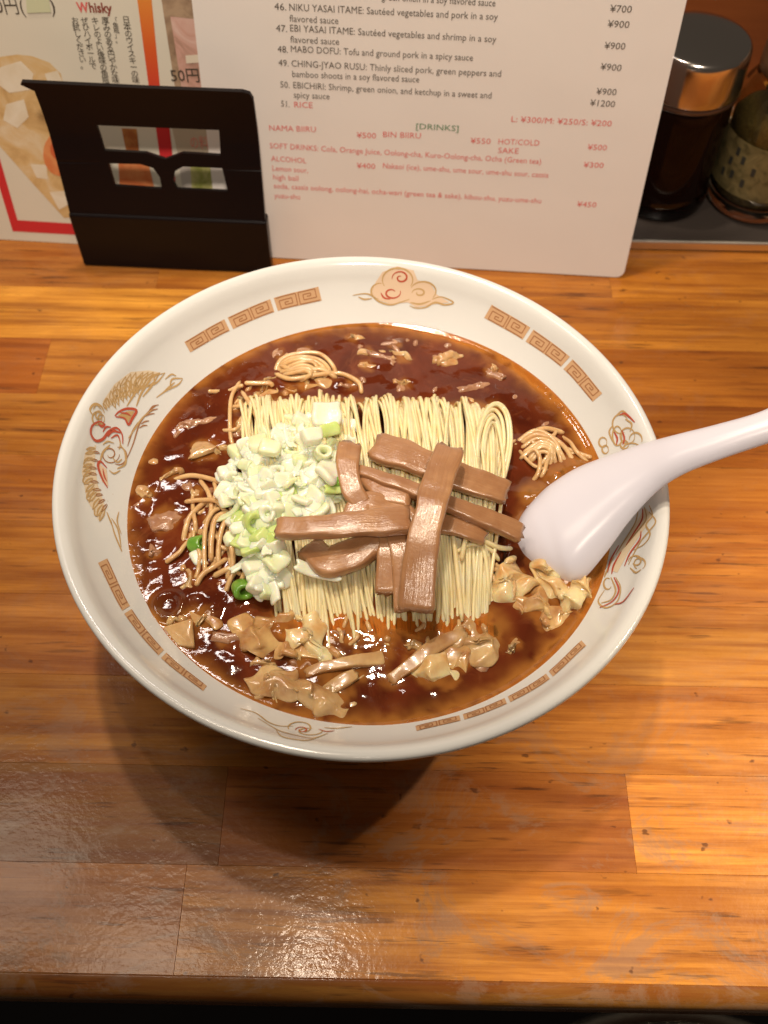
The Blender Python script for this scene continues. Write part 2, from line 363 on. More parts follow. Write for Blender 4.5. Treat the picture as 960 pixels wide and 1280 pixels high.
# key-fret bands: centre line of each band in the picture and its half width at both ends
def fret(cl, hw, nblk, nm='key_pattern_band'):
    C = catmull([(x, y, 0) for x, y in cl], 12); L = [0]
    for a, b in zip(C[:-1], C[1:]): L.append(L[-1] + (b - a).length)
    def pt(s, o):
        s = max(0, min(L[-1], s)); i = 0
        while i < len(L) - 2 and L[i+1] < s: i += 1
        p = C[i].lerp(C[i+1], (s - L[i]) / max(1e-6, L[i+1] - L[i])); T = (C[i+1] - C[i]).normalized()
        h = hw[0] + (hw[1] - hw[0]) * s / L[-1]
        return (p.x - T.y * o * h, p.y + T.x * o * h)
    gap = 4.5; bl = (L[-1] - gap * (nblk - 1)) / nblk
    for k in range(nblk):
        s0 = k * (bl + gap); V, Fc = [], []; m = 10
        for i in range(m + 1):
            for o_ in (-1, 0, 1):
                V.append(wall(*pt(s0 + bl * i / m, o_), .00013)[0])
        for i in range(m):
            for j in (0, 1): Fc.append((i*3+j, i*3+j+1, i*3+j+4, i*3+j+3))
        blk = mesh('key_pattern_block', V, Fc, PRINT_TAN, bowl)
        lines = []
        for h_ in range(2):                                    # two squared spirals per block
            a, b = s0 + bl * (h_ * .5 + .03), s0 + bl * (h_ * .5 + .47)
            def q(u, v): return pt(a + (b - a) * u, v)
            sp = [(0, -.85), (1, -.85), (1, .85), (.14, .85), (.14, -.35), (.78, -.35), (.78, .42), (.4, .42), (.4, .05), (.6, .05)]
            if h_: sp = [(1 - u, -v) for u, v in sp]
            for (u1, v1), (u2, v2) in zip(sp[:-1], sp[1:]):
                lines.append([q(u1, v1), q((u1+u2)/2, (v1+v2)/2), q(u2, v2)])
        strokes('key_pattern_line', PRINT_BROWN, lines, .00022, 1.15, False, blk)
fret([(234, 434), (280, 408), (340, 382), (400, 367)], (7.5, 9), 3)
fret([(610, 389), (660, 418), (710, 455), (747, 497)], (9.5, 8), 3)
fret([(128, 701), (160, 765), (205, 820), (256, 861)], (6.5, 4), 3)
fret([(520, 911), (600, 890), (675, 853), (730, 804)], (3.2, 4.5), 4)
def circ_(cx, cy, rx, ry, a0=0, a1=360, n=14, grow=0):
    out = []
    for i in range(n + 1):
        a = R(a0 + (a1 - a0) * i / n); g = 1 - grow * i / n; out.append((cx + rx * g * math.cos(a), cy + ry * g * math.sin(a)))
    return out
# far cloud (picture centre 505,362)
fill('cloud_fill', PRINT_PINK, [(462, 368), (470, 352), (478, 340), (497, 333), (517, 338), (522, 350), (538, 354), (546, 368), (562, 378), (545, 380), (520, 384), (510, 378), (488, 380), (470, 374)])
strokes('cloud_line', PRINT_GOLD, [circ_(497, 350, 19, 15, 150, 390), circ_(475, 364, 11, 10, 100, 280), circ_(529, 364, 16, 12, 200, 400), [(441, 369), (455, 367), (464, 369), (474, 377), (488, 381), (500, 378), (512, 374)], [(448, 371), (455, 374), (465, 373)], [(512, 382), (520, 385), (532, 384), (544, 378), (556, 381), (567, 378), (552, 371), (540, 374)], circ_(524, 366, 9, 6, 180, 560, 18, .7), [(513, 378), (525, 380), (538, 376)]], .0002, 2.0)
strokes('cloud_line', PRINT_RED, [circ_(501, 347, 11, 9, 170, 640, 26, .8), circ_(490, 366, 11, 8, -20, 330, 20, .6), [(476, 366), (480, 372), (488, 374)]], .00024, 2.0)
# near cloud (seen edge-on on the near wall)
strokes('cloud_line', PRINT_GOLD, [[(300, 886), (320, 892), (335, 903), (350, 908), (366, 908)], [(322, 898), (340, 909), (352, 915), (372, 920), (392, 923), (410, 917)], circ_(374, 910, 14, 7, 160, 420), circ_(386, 914, 17, 6, 0, 300, 14, .5), [(405, 910), (420, 911), (440, 909)], [(345, 913), (352, 921), (370, 925), (384, 926), (398, 922)]], .0002, 1.8)
strokes('cloud_line', PRINT_RED, [circ_(377, 913, 8, 4, 180, 560, 18, .6), [(398, 912), (408, 915), (418, 914)]], .00024, 1.6)
# bird with fanned feathers on the left wall
gold, brown, red = [], [], []
def fan(p_in, p_out, n, lst, w_=1.8):
    A = catmull([(x, y, 0) for x, y in p_in], 10); B = catmull([(x, y, 0) for x, y in p_out], 10)
    for i in range(n):
        t_ = i / (n - 1); a = A[round(t_ * (len(A) - 1))]; b = B[round(t_ * (len(B) - 1))]; m = (a + b) / 2; d = (b - a); s = Vector((-d.y, d.x, 0)) * .13
        lst.append((w_, [(a.x, a.y), (m.x + s.x, m.y + s.y), (b.x, b.y)])); lst.append((w_ * .8, [(a.x + 1, a.y + 1), (m.x - s.x, m.y - s.y), (b.x, b.y)]))
fan([(133, 512), (147, 500), (165, 492), (178, 485)], [(128, 504), (143, 482), (163, 467), (185, 465), (206, 466)], 13, gold)
fan([(144, 510), (158, 500), (172, 493)], [(139, 498), (153, 483), (170, 478)], 7, gold)
fan([(118, 560), (114, 585), (118, 610), (130, 636)], [(107, 562), (103, 590), (108, 622), (124, 652)], 13, gold)
fan([(124, 566), (120, 590), (126, 614), (133, 630)], [(115, 565), (110, 590), (116, 615), (127, 640)], 9, brown, 1.3)
strokes('feather_line', PRINT_GOLD, gold + [circ_(121, 523, 6, 8), circ_(123, 519, 4, 5), circ_(126, 524, 4, 6), [(195, 497), (208, 488), (222, 481), (228, 474)], [(212, 484), (215, 474), (228, 473)], [(205, 489), (218, 478)], [(138, 650), (143, 668), (150, 685), (152, 690)], [(139, 648), (147, 662), (151, 684)], [(133, 640), (140, 658)]], .0002, 2.0)
strokes('feather_line', PRINT_BROWN, brown + [[(157, 576), (166, 555), (174, 530), (185, 515), (196, 506)], [(159, 558), (165, 540), (172, 528)], [(186, 513), (191, 508), (198, 506)], [(184, 517), (190, 513), (197, 511)], [(180, 521), (186, 518), (193, 517)], [(176, 530), (181, 527), (186, 526)], [(174, 535), (179, 532), (184, 532)]] + [circ_(137, 568, 12, 12, 0, 520, 30, .75), circ_(148, 570, 10, 11, -100, 120)], .0002, 1.6)
fill('motif_patch', PRINT_PINK, [(122, 578), (133, 587), (135, 608), (127, 602)]); fill('motif_patch', PRINT_GOLD, [(147, 519), (159, 514), (168, 514), (160, 528)])
strokes('motif_line', PRINT_RED, [[(143, 520), (148, 515), (158, 511), (170, 513), (165, 523), (160, 531), (155, 523), (144, 521)], [(130, 530), (124, 527), (115, 532), (113, 542), (119, 551), (128, 549), (135, 540), (145, 535), (152, 543), (153, 555)], [(134, 546), (140, 539), (150, 541)], [(133, 585), (125, 577), (122, 583), (127, 598), (134, 610)], [(122, 530), (127, 533), (131, 530)]], .00026, 3.0)
strokes('feather_line', PRINT_GOLD, [[(128, 506), (133, 498), (138, 506)], [(140, 492), (146, 486), (150, 494)], [(152, 482), (160, 476), (163, 486)], [(168, 476), (176, 470), (178, 480)], [(184, 474), (192, 468), (192, 478)], [(110, 572), (104, 580), (111, 586)], [(107, 592), (103, 602), (111, 606)], [(110, 614), (108, 624), (116, 626)], [(118, 634), (118, 644), (125, 644)], [(140, 572), (146, 578), (152, 574)], [(128, 556), (134, 552), (142, 554)], [(136, 588), (142, 592), (150, 588)], [(160, 548), (168, 536), (178, 522), (190, 512)], [(148, 546), (150, 556), (148, 562)], [(116, 512), (120, 506), (126, 512)], [(206, 474), (214, 468), (220, 470)], [(148, 640), (146, 652), (151, 668)]], .00024, 1.7)
strokes('motif_line', PRINT_RED, [[(138, 548), (146, 544), (150, 552)], [(128, 540), (132, 534), (138, 534)], [(150, 516), (158, 517), (163, 520)], [(128, 586), (130, 596), (133, 602)]], .00026, 2.0)
PALE = simple('pale_tan_glaze', (.70, .58, .42), .22)
fill('wing_patch', PALE, [(131, 512), (128, 502), (143, 480), (163, 465), (186, 463), (200, 466), (180, 486), (150, 500)], .0001); fill('wing_patch', PALE, [(120, 556), (106, 566), (102, 590), (108, 624), (124, 652), (132, 636), (122, 606), (118, 580)], .0001)
strokes('feather_line', PRINT_GOLD, [[(137, 556), (128, 566), (124, 580)], [(150, 556), (156, 566), (156, 580), (146, 586)], [(176, 482), (168, 492), (158, 508)], [(186, 478), (176, 492), (170, 508)], [(196, 472), (188, 484), (178, 496)], [(116, 520), (112, 512), (118, 505), (126, 508), (130, 516)]], .00022, 2.4)
fill('scroll_patch', PALE, [(806, 634), (816, 645), (808, 658), (798, 672), (786, 690), (772, 716), (764, 714), (774, 690), (790, 664), (800, 646)], .0001)
strokes('scroll_line', PRINT_GOLD, [[(798, 640), (794, 655), (780, 678), (770, 694)], [(768, 696), (758, 716), (756, 722)], [(812, 640), (820, 652), (812, 664), (802, 676), (794, 690), (786, 706)], [(764, 722), (770, 738), (764, 750), (752, 754)], circ_(795, 702, 9, 8, 180, 500, 16, .5), [(766, 532), (762, 540), (766, 552)], [(782, 524), (790, 530), (788, 540)], circ_(781, 556, 5, 5)], .00022, 2.2)
# dragon-like scroll on the right wall, partly behind the spoon
strokes('scroll_line', PRINT_GOLD, [circ_(776, 530, 10, 12, 60, 330), circ_(785, 545, 9, 10), circ_(772, 545, 6, 12), circ_(795, 550, 8, 9, 180, 380), circ_(754, 553, 5, 6), circ_(757, 562, 4, 5), [(770, 520), (778, 514), (785, 518)], circ_(790, 560, 10, 6), [(812, 632), (816, 645), (808, 656), (813, 668), (806, 680), (792, 688)], [(806, 634), (808, 650), (794, 668), (782, 684)], [(770, 722), (776, 735), (772, 752), (758, 760), (748, 752), (756, 738)], circ_(800, 705, 7, 7, 120, 420), [(788, 710), (795, 716), (802, 712)], circ_(760, 730, 5, 7, 30, 300)], .0002, 2.0)
strokes('scroll_line', PRINT_RED, [[(804, 636), (803, 650), (792, 668), (783, 682)], [(802, 664), (800, 675), (788, 692), (781, 708)], [(774, 682), (764, 700), (760, 716)], [(777, 690), (768, 706), (765, 718)], [(768, 722), (774, 738), (766, 752), (750, 760)], [(769, 756), (780, 752), (793, 735)], [(775, 519), (781, 517), (787, 521), (794, 528)], [(768, 540), (772, 548), (771, 556)], [(778, 538), (781, 548), (779, 556)]], .00026, 2.3)

# ------------------------------------------------------------------ contents of the bowl: placement points are picture points put on a stated height
BZ = .0592
solids = []                                   # (x, y, radius) of things that break the surface, for the shallow rim of broth round them
def inner_z(r_):
    for (a, za), (b, zb) in zip(prof_in[:-1], prof_in[1:]):
        if b <= r_ <= a: return zb + (za - zb) * (r_ - b) / (a - b)
    return .0752
def noodle_top(y):
    tb = [(-.071, .0548), (-.061, .0571), (-.0505, .0592), (-.038, .0635), (-.018, .0694), (.004, .0722), (.021, .0729), (.032, .0712), (.0392, .0672), (.0415, .0615), (.0410, .0550)]
    return tb
tb = noodle_top(0)
# --- folded noodle bundles
def bundle(xa, xb, xa2, xb2, n, label, seed, layers=3):
    rt = tag(root('noodle_bundle'), label, 'noodles', 'neatly folded noodles in the middle of the bowl'); random.seed(seed)
    for L in range(layers):
        for i in range(n):
            t_ = (i + random.uniform(-.3, .3)) / (n - 1); xt = xa + (xb - xa) * t_; xn = xa2 + (xb2 - xa2) * t_
            P = []; ph = random.uniform(0, 6); amp = random.uniform(.0002, .0011); dz = random.uniform(-.0007, .0006) - L * .0015; dy = random.uniform(-.0012, .0016); kink = random.uniform(-.0022, .0022); cl = .0055 * noise.noise(Vector((t_ * 8, L * 2, seed)))
            for k, (y, z) in enumerate(tb):
                f = max(-.02, (y + .062) / .105); x = xn + (xt - xn) * f + amp * math.sin(ph + k * .9) + kink * math.sin(f * 3)
                x += .0036 * noise.noise(Vector((t_ * 5.5, f * 2.2, seed + L * 4))) + .0009 * noise.noise(Vector((t_ * 21, f * 4, seed * 2)))
                z -= .0035 * (abs(x) / .052) ** 5
                P.append((x, y + (dy + cl) * (1 if y > .02 else -1) * min(1, abs(y) / .03), z + dz + .0004 * math.sin(ph * 2 + k) + .0011 * noise.noise(Vector((t_ * 9, f * 1.5, seed + 9)))))
            tube('strand', P, random.uniform(.00056, .00073), NOODLE, rt, 7, 4)
    for i in range(7 if xa > -.01 else 0):                        # a few stray strands lying askew over the fold
        t_ = random.random(); P = []; lean = random.uniform(-.006, .006); x0 = xa + (xb - xa) * t_; x0 = min(max(x0, xa + .006), xb - .006)
        for k, (y, z) in enumerate(tb[2:]): P.append((x0 + lean * (y - .01) / .04, y + .0004, z + .0009 + .0004 * math.sin(k + i)))
        P[-1] = (P[-1][0], P[-1][1] + .001, .054)
        tube('strand', P, .00085, NOODLE, rt, 7, 4)
    return rt
bundle(-.0475, -.006, -.0245, .008, 40, 'left half of the pale folded noodles, mostly under the chopped onion', 3)
rb = bundle(-.0015, .046, .008, .044, 47, 'right half of the pale folded noodles, ending in a loop beyond the bamboo shoots', 4)
def pxtube(name, pts, rad, mat, parent, zs=None, n=6, seg=7):
    return tube(name, [at(*p) for p in pts], rad, mat, parent, seg, n)
for dx, dy, sc in [(0, 0, 1), (3, -2, 1.16), (-2, 2, .84), (1, 1, .66), (4, 0, 1.3), (0, 3, .5)]:
    base = [(600, 606, .067), (597, 575, .0715), (598, 545, .0745), (606, 520, .0745), (617, 512, .0725), (627, 524, .070), (630, 553, .0675), (625, 585, .065), (617, 612, .062)]
    cx, cy = 614, 560
    P = [(cx + (x - cx) * sc + dx, cy + (y - cy) * (sc * .55 + .45) + dy, z - abs(sc - 1) * .002) for x, y, z in base]
    pxtube('strand', P, .00074, NOODLE, rb)
# --- loose noodles
def loose(label, curves, mat=NOODLE_BROTH, rad=.00095, group='loose noodles drifting in the broth'):
    rt = tag(root('loose_noodles'), label, 'noodles', group)
    for c in curves: pxtube('strand', [(p[0] + random.uniform(-1.8, 1.8), p[1] + random.uniform(-1.8, 1.8), p[2] + random.uniform(-.0003, .0004)) for p in c], rad * random.uniform(.85, 1.08), mat, rt)
    return rt
B = .0594
cv = []
for k in range(7):
    g = k * 4.6
    cv.append([(343 + g * .3, 470 - g * .1, B - .002), (350 + g * .5, 452 + g * .55, B + .0012), (372 + g * .3, 441 + g * .8, B + .0028), (398 - g * .4, 444 + g * .8, B + .0026), (418 - g * 1.4, 458 + g * .5, B + .0012), (422 - g * 2.0, 482, B - .003)])
cv += [[(345, 468, B), (365, 474, B + .0015), (395, 470, B + .0015), (425, 468, B + .001), (448, 478, B + .001), (452, 492, B)], [(350, 458, B + .001), (375, 464, B + .002), (400, 462, B + .002), (420, 472, B)]]
loose('curl of brown stained noodles above the far left of the folded bundle', cv)
cv = []
for k in range(7):
    g = k * 5
    cv.append([(646 + g * .6, 552 + g * .9, B - .001), (668 + g * .3, 540 + g * .8, B + .0018), (690 - g * .1, 546 + g * .7, B + .0022), (706 - g * .9, 562 + g * .5, B + .001), (718 - g * 1.6, 582 + g * .2, B - .002)])
cv += [[(650, 574, B), (665, 562, B + .002), (676, 572, B + .002), (672, 590, B + .001), (664, 606, B - .002)], [(655, 545, B), (680, 536, B + .001), (705, 540, B)]]
loose('curved brown stained noodles between the folded bundle and the spoon', cv)
cv = [[(302, 478, B), (290, 494, B + .001), (288, 515, B + .001), (288, 545, B), (292, 560, B - .002)], [(306, 480, B + .002), (318, 478, B + .002), (336, 478, B + .001), (340, 484, B)], [(303, 488, B + .004), (312, 505, B + .007), (325, 528, B + .009), (330, 545, B + .009)],
      [(215, 600, B - .001), (240, 596, B + .001), (268, 600, B + .002), (285, 612, B + .004)]]
loose('stray noodles hooking round the far left corner of the folded bundle', cv)
cv = [[(229, 680, B - .001), (230, 662, B + .001), (236, 646, B + .0018), (250, 632, B + .001), (262, 622, B - .001)],
      [(258, 718, B), (256, 690, B + .002), (258, 660, B + .003), (266, 642, B + .003), (276, 634, B + .001)],
      [(232, 627, B + .001), (250, 624, B + .0025), (272, 628, B + .003), (284, 640, B + .003)],
      [(265, 700, B + .001), (263, 672, B + .003), (270, 648, B + .0035), (285, 640, B + .003)], [(244, 732, B), (256, 718, B + .001), (272, 706, B + .0015), (285, 700, B)],
      [(275, 712, B), (272, 690, B + .002), (276, 662, B + .004), (284, 645, B + .004)], [(268, 722, B), (283, 712, B + .002), (300, 708, B + .002), (318, 716, B + .001), (316, 738, B)],
      [(285, 725, B), (290, 700, B + .004), (286, 670, B + .006), (296, 640, B + .007)], [(300, 730, B), (306, 712, B + .003), (318, 706, B + .003), (332, 712, B + .002)],
      [(283, 742, B - .001), (287, 722, B + .001), (300, 706, B + .002)], [(250, 600, B), (262, 616, B + .001), (262, 640, B + .001), (252, 656, B - .001)], [(310, 735, B), (322, 720, B + .002), (338, 716, B + .002)], [(328, 748, B - .001), (334, 730, B + .002), (346, 716, B + .003)]]
loose('tangle of tan noodles hanging out left of the chopped onion', cv)
cv = [[(567, 692, .0665), (590, 682, .068), (612, 688, .066), (624, 700, .062)], [(575, 700, .066), (583, 672, .071), (590, 660, .072)], [(610, 760, .058), (612, 730, .063), (606, 700, .066), (600, 680, .068)], [(590, 672, .070), (604, 676, .069), (622, 684, .065), (640, 686, .061)]]
loose('few pale strands curling off the near right end of the bundle', cv, NOODLE, .00088)

random.seed(77)
def wander(n, x0, x1, y0, y1, dirx, diry, ln, label, zb=B):
    cv = []
    for _ in range(n):
        x, y = random.uniform(x0, x1), random.uniform(y0, y1); a = math.atan2(diry, dirx) + random.uniform(-.5, .5); k_ = random.uniform(-.35, .35); c = []; ph = random.uniform(0, 6)
        for i in range(6):
            c.append((x, y, zb + .0013 * math.sin(ph + i * 1.1) + .0001)); x += math.cos(a) * ln; y += math.sin(a) * ln; a += k_
        cv.append(c)
    return loose(label, cv, rad=.0008)
wander(13, 235, 300, 600, 680, .05, 1, 10, 'half sunk noodle ends below the left edge of the onion heap', B + .0006)
wander(6, 640, 700, 535, 570, 1, .6, 12, 'extra noodle ends sinking between the loop and the spoon')
wander(6, 300, 340, 480, 520, -.6, .7, 9, 'noodle ends drooping from the far left corner of the folded block')
wander(7, 590, 640, 690, 740, .5, .9, 9, 'noodle ends running out toward the frilly egg curds', B + .0004)
wander(8, 350, 600, 770, 800, .2, 1, 6, 'short noodle ends dipping into the near broth', B - .0004)
# --- bamboo shoots
def strip(label, pts, wid, thick, seed, tw=0.0, name='bamboo_shoot'):
    P = catmull([at(*p) for p in pts], 9); n = len(P); V, Fc = [], []; seg = 20; FB = []
    W = wid if isinstance(wid, (list, tuple)) else (wid, wid)
    if name == 'bamboo_shoot': W = (W[0] * .9, W[1] * .9); thick *= 1.1
    rr = random.Random(seed)
    for i, p in enumerate(P):
        f = i / (n - 1); T = (P[min(i+1, n-1)] - P[max(i-1, 0)]).normalized()
        Z = Vector((0, 0, 1)); Z = Matrix.Rotation(tw * (f - .3), 3, T) @ Z
        X = T.cross(Z).normalized(); Z = X.cross(T).normalized()
        w_ = (W[0] + (W[1] - W[0]) * f) / 2 * (1 + .22 * noise.noise(Vector((f * 2.6, seed * 5.1, 0)))); e = min(i, n-1-i); th = thick / 2
        if e < 2: w_ *= (.93, 1)[e]; th *= (.78, 1)[e]
        for k in range(seg):
            a = 2*math.pi*k/seg; c, s = math.cos(a), math.sin(a)
            ex = math.copysign(abs(c) ** .32, c) * w_; ez = math.copysign(abs(s) ** .36, s) * th
            q = p + X * ex + Z * ez
            FB.append((f * sum((P[a_+1] - P[a_]).length for a_ in range(n-1)), ex, ez))
            if e == 0: q += T * (.0016 * noise.noise(Vector((k * .9, seed * 3.0, i))))
            q += X * (.0007 * noise.noise(q * 120 + Vector((seed, 0, 0)))) + Z * (.0006 * noise.noise(q * 160 + Vector((0, seed * 2.0, 0))) - .00035 * max(0, c * c - .5) * s)
            V.append(q)
    for i in range(n-1):
        for k in range(seg):
            k2 = (k+1) % seg; Fc.append((i*seg+k, i*seg+k2, (i+1)*seg+k2, (i+1)*seg+k))
    for i0, rev in ((0, False), (n-1, True)):                    # ragged cut ends: centre point pulled in
        c = Vector((0, 0, 0))
        for k in range(seg): c += V[i0*seg+k]
        V.append(c / seg); ci = len(V) - 1; FB.append((0, 0, 0))
        for k in range(seg):
            k2 = (k+1) % seg; Fc.append((ci, i0*seg+k2, i0*seg+k) if not rev else (ci, i0*seg+k, i0*seg+k2))
    o = mesh(name, V, Fc, MENMA); fa = o.data.attributes.new('fibre', 'FLOAT_VECTOR', 'POINT'); fa.data.foreach_set('vector', [c_ for v_ in FB for c_ in v_]); return tag(o, label, 'bamboo shoot', 'braised bamboo shoot strips piled on the noodles')
strip('broad bamboo shoot slab slanting right from the top of the pile', [(468, 556, .0765), (520, 575, .077), (580, 598, .0755), (634, 616, .073)], (.0125, .0115), .0032, 1)
strip('slim bamboo shoot stick along the lower right, reaching toward the spoon', [(446, 588, .0765), (490, 603, .0775), (560, 630, .0765), (612, 650, .0735), (652, 668, .0705)], (.0045, .0082), .0034, 2)
strip('short curved bamboo shoot standing at the left top of the pile beside the onion', [(437, 556, .0785), (434, 585, .0790), (441, 612, .0775), (452, 632, .0760)], (.0085, .0082), .0035, 3, .3)
strip('rounded bamboo shoot chunk in the centre gap, under the slim stick', [(456, 597, .0740), (482, 616, .0750), (514, 622, .0755)], (.0075, .0115), .0048, 4)
strip('wide bamboo shoot flap wedged behind the horizontal one', [(440, 655, .0752), (458, 634, .0760), (490, 640, .0755), (515, 660, .075)], (.011, .013), .003, 5)
strip('dark drooping bamboo shoot lump beneath the horizontal one', [(385, 684, .0690), (410, 702, .0705), (448, 690, .0725), (470, 672, .074)], (.0115, .0135), .0045, 6)
strip('long bamboo shoot lying horizontally with its tip on the onion', [(346, 660, .0790), (390, 660, .0805), (450, 655, .0812), (513, 650, .0808)], (.0085, .0118), .0038, 7)
strip('short bamboo shoot peg pointing down left of the upright one', [(488, 668, .0755), (484, 700, .0732), (483, 742, .0690)], (.0085, .0080), .0038, 8)
strip('flat bamboo shoot strip lying just under the upright one', [(500, 668, .0765), (507, 705, .0745), (512, 764, .0690)], (.010, .011), .0026, 9)
strip('longest bamboo shoot, upright across the top of the pile', [(562, 560, .0850), (548, 600, .0862), (538, 640, .0862), (527, 690, .0822), (520, 764, .0735)], (.0112, .0125), .0036, 10, .15)
strip('thin dark bamboo shoot scrap under the right side of the upright one', [(552, 655, .0735), (580, 662, .0730), (606, 672, .0705)], (.0085, .006), .0025, 11)

# --- chopped spring onion
def onion_meshes():
    out = []
    rr = random.Random(5)
    for kind in range(9):
        V, Fc = [], []; seg = 12
        if kind in (0, 1, 2):                                    # ring or barrel
            ro = (.0031, .0026, .0036)[kind]; ri = ro * (.66, .3, .78)[kind]; h = (.0036, .0042, .0028)[kind]
            pr = [(ri, -h/2), (ro*.96, -h/2), (ro, -h/2*.8), (ro, h/2*.8), (ro*.96, h/2), (ri, h/2)]; m = len(pr)
            for k in range(seg):
                a = 2*math.pi*k/seg
                for r_, z in pr: V.append(Vector((r_*math.cos(a)*1.12, r_*math.sin(a)*.9, z + .0004*math.sin(2*a + kind))))
            for k in range(seg):
                for i in range(m): Fc.append((k*m+i, ((k+1) % seg)*m+i, ((k+1) % seg)*m+(i+1) % m, k*m+(i+1) % m))
        elif kind in (3, 4, 5, 6):                               # curved slab of a leaf layer
            L = (.0062, .0080, .0052, .0100)[kind-3]; Wd = (.0042, .0032, .0050, .0028)[kind-3]; th = (.0013, .0011, .0018, .0010)[kind-3]; cr = (.0035, .003, .006, .004)[kind-3]; nu, nv = 6, 5
            for s in (1, -1):
                for i in range(nu):
                    for j in range(nv):
                        a = ((j/(nv-1)) - .5) * Wd / cr; rr_ = cr + s*th/2; x = (i/(nu-1) - .5) * L * (1 + .12*math.sin(j*2.1+kind))
                        V.append(Vector((x, rr_*math.sin(a), rr_*math.cos(a) - cr + .25*x*x/.004)))
            q = nu*nv
            for i in range(nu-1):
                for j in range(nv-1):
                    Fc.append((i*nv+j, (i+1)*nv+j, (i+1)*nv+j+1, i*nv+j+1)); Fc.append((q+i*nv+j, q+i*nv+j+1, q+(i+1)*nv+j+1, q+(i+1)*nv+j))
            for i in range(nu-1):
                Fc.append((i*nv, q+i*nv, q+(i+1)*nv, (i+1)*nv)); e = nv-1; Fc.append((i*nv+e, (i+1)*nv+e, q+(i+1)*nv+e, q+i*nv+e))
            for j in range(nv-1):
                Fc.append((j, j+1, q+j+1, q+j)); e = (nu-1)*nv; Fc.append((e+j, q+e+j, q+e+j+1, e+j+1))
        else:                                                    # chunky offcut
            bm = bmesh.new(); bmesh.ops.create_cube(bm, size=1); bmesh.ops.bevel(bm, geom=bm.edges[:], offset=.22, segments=2, affect='EDGES', profile=.5)
            sx_, sy_, sz_ = ((.0056, .0044, .0032), (.0045, .0062, .0026))[kind-7]
            for v in bm.verts:
                c = v.co; V.append(Vector((c.x*sx_*(1+.25*c.y), c.y*sy_*(1-.2*c.z), c.z*sz_ + .0006*c.x)))
            bm.verts.index_update(); Fc = [tuple(v.index for v in f.verts) for f in bm.faces]; bm.free()
        for v in V: v += Vector([.00035 * noise.noise(v * 500 + Vector((kind*5+i*3, 0, i))) for i in range(3)])
        out.append((V, Fc))
    return out
OM = onion_meshes(); cache = {}
poly = [(302, 556), (330, 540), (380, 520), (425, 520), (442, 545), (434, 585), (432, 625), (400, 645), (352, 652), (345, 690), (358, 715), (345, 745), (315, 742), (300, 700), (290, 660), (278, 625), (278, 592)]
def inside(x, y):
    c = False; j = len(poly) - 1
    for i in range(len(poly)):
        (xi, yi), (xj, yj) = poly[i], poly[j]
        if (yi > y) != (yj > y) and x < (xj - xi) * (y - yi) / (yj - yi) + xi: c = not c
        j = i
    return c
random.seed(21)
ADJ = {0: 'white', 1: 'pale green', 2: 'light green', 3: 'dark green'}
SHP = ['ring', 'thick ring', 'thin ring', 'curved slice', 'long curved slice', 'broad curved slice', 'narrow sliver', 'chunk', 'flat chunk']
MT = [ON_W, ON_P, ON_G, ON_D]
def onion(px, py, z, kind, col, scale=1.0, label=None, rot=None):
    key = (kind, col)
    if key not in cache:
        o = mesh('spring_onion_piece', *OM[kind], MT[col]); cache[key] = o; md = o.modifiers.new('soft', 'SUBSURF'); md.levels = md.render_levels = 1
    else:
        o = cache[key].copy(); S.collection.objects.link(o)
    o.location = at(px, py, z); o.scale = (scale,) * 3
    o.rotation_euler = rot or (random.gauss(0, .42), random.gauss(0, .42), random.uniform(0, 6.28))
    if label is None: tag(o, '%s spring onion %s %s' % (ADJ[col], SHP[kind], 'at the far end of the heap' if py < 565 else 'in the upper middle of the heap' if py < 610 else 'in the lower middle of the heap' if py < 660 else 'at the near end of the heap'), 'spring onion', 'chopped spring onion heaped beside the bamboo shoots')
    else: tag(o, label, 'spring onion', 'chopped spring onion heaped beside the bamboo shoots')
    return o
cnt = 0; tries = 0; placed = []
while cnt < 200 and tries < 9000:
    tries += 1; x, y = random.uniform(262, 446), random.uniform(512, 750)
    if not inside(x, y): continue
    if math.hypot((x - 362) / 80, (y - 610) / 120) > random.uniform(.75, 1.3): continue
    if min([1e9] + [(x-a)**2 + (y-b)**2 for a, b in placed]) < 7.6 ** 2: continue
    placed.append((x, y))
    e = math.hypot((x - 362) / 80, (y - 600) / 110); dome = max(0, 1 - e * e)
    zb = .0690 if (x > 305 and y < 690) else .0640
    z = zb + .0042 * dome * random.uniform(.35, 1) + random.uniform(0, .002)
    g = random.random(); pg = .02 + .10 * (y > 640) + .05 * (x > 390)
    col = 2 if g < pg else (1 if g < pg + .30 else 0)
    onion(x, y, z, random.choice([1, 3, 3, 3, 4, 5, 5, 5, 6, 7, 7, 7, 8, 8, 8, 8]), col, random.uniform(.85, 1.5)); cnt += 1
onion(408, 518, .0800, 5, 0, 2.0, 'largest white onion flake, at the far end of the onion heap', (.2, .1, .1))
onion(390, 545, .0830, 7, 0, 1.35, 'bright white onion cube on top of the heap, below the large flake', (.3, .3, .4))
onion(412, 537, .0810, 3, 2, 1.2, 'light green curved onion slice beside the bright white cube', (.5, .2, .5))
onion(404, 566, .0820, 1, 1, 1.1, 'yellow green onion barrel standing right of the heap centre', (.2, .2, 0))
onion(337, 560, .0800, 8, 1, 1.3, 'squarish pale yellow green onion piece at the upper left of the heap', (.1, .1, 1.4))
onion(284, 591, .0655, 7, 0, 1.25, 'single white onion cube set apart at the left edge of the heap', (.1, .2, .3))
onion(291, 616, .0665, 8, 0, 1.1, 'white onion chunk just below the cube at the left edge', (.3, .1, 1))
onion(312, 625, .0720, 3, 1, 1.1, 'pale onion slice leaning at the left side of the heap', (.3, .6, 1))
onion(411, 590, .0800, 5, 0, 1.9, 'wide white onion leaf against the curved bamboo shoot', (.5, .5, 1.2))
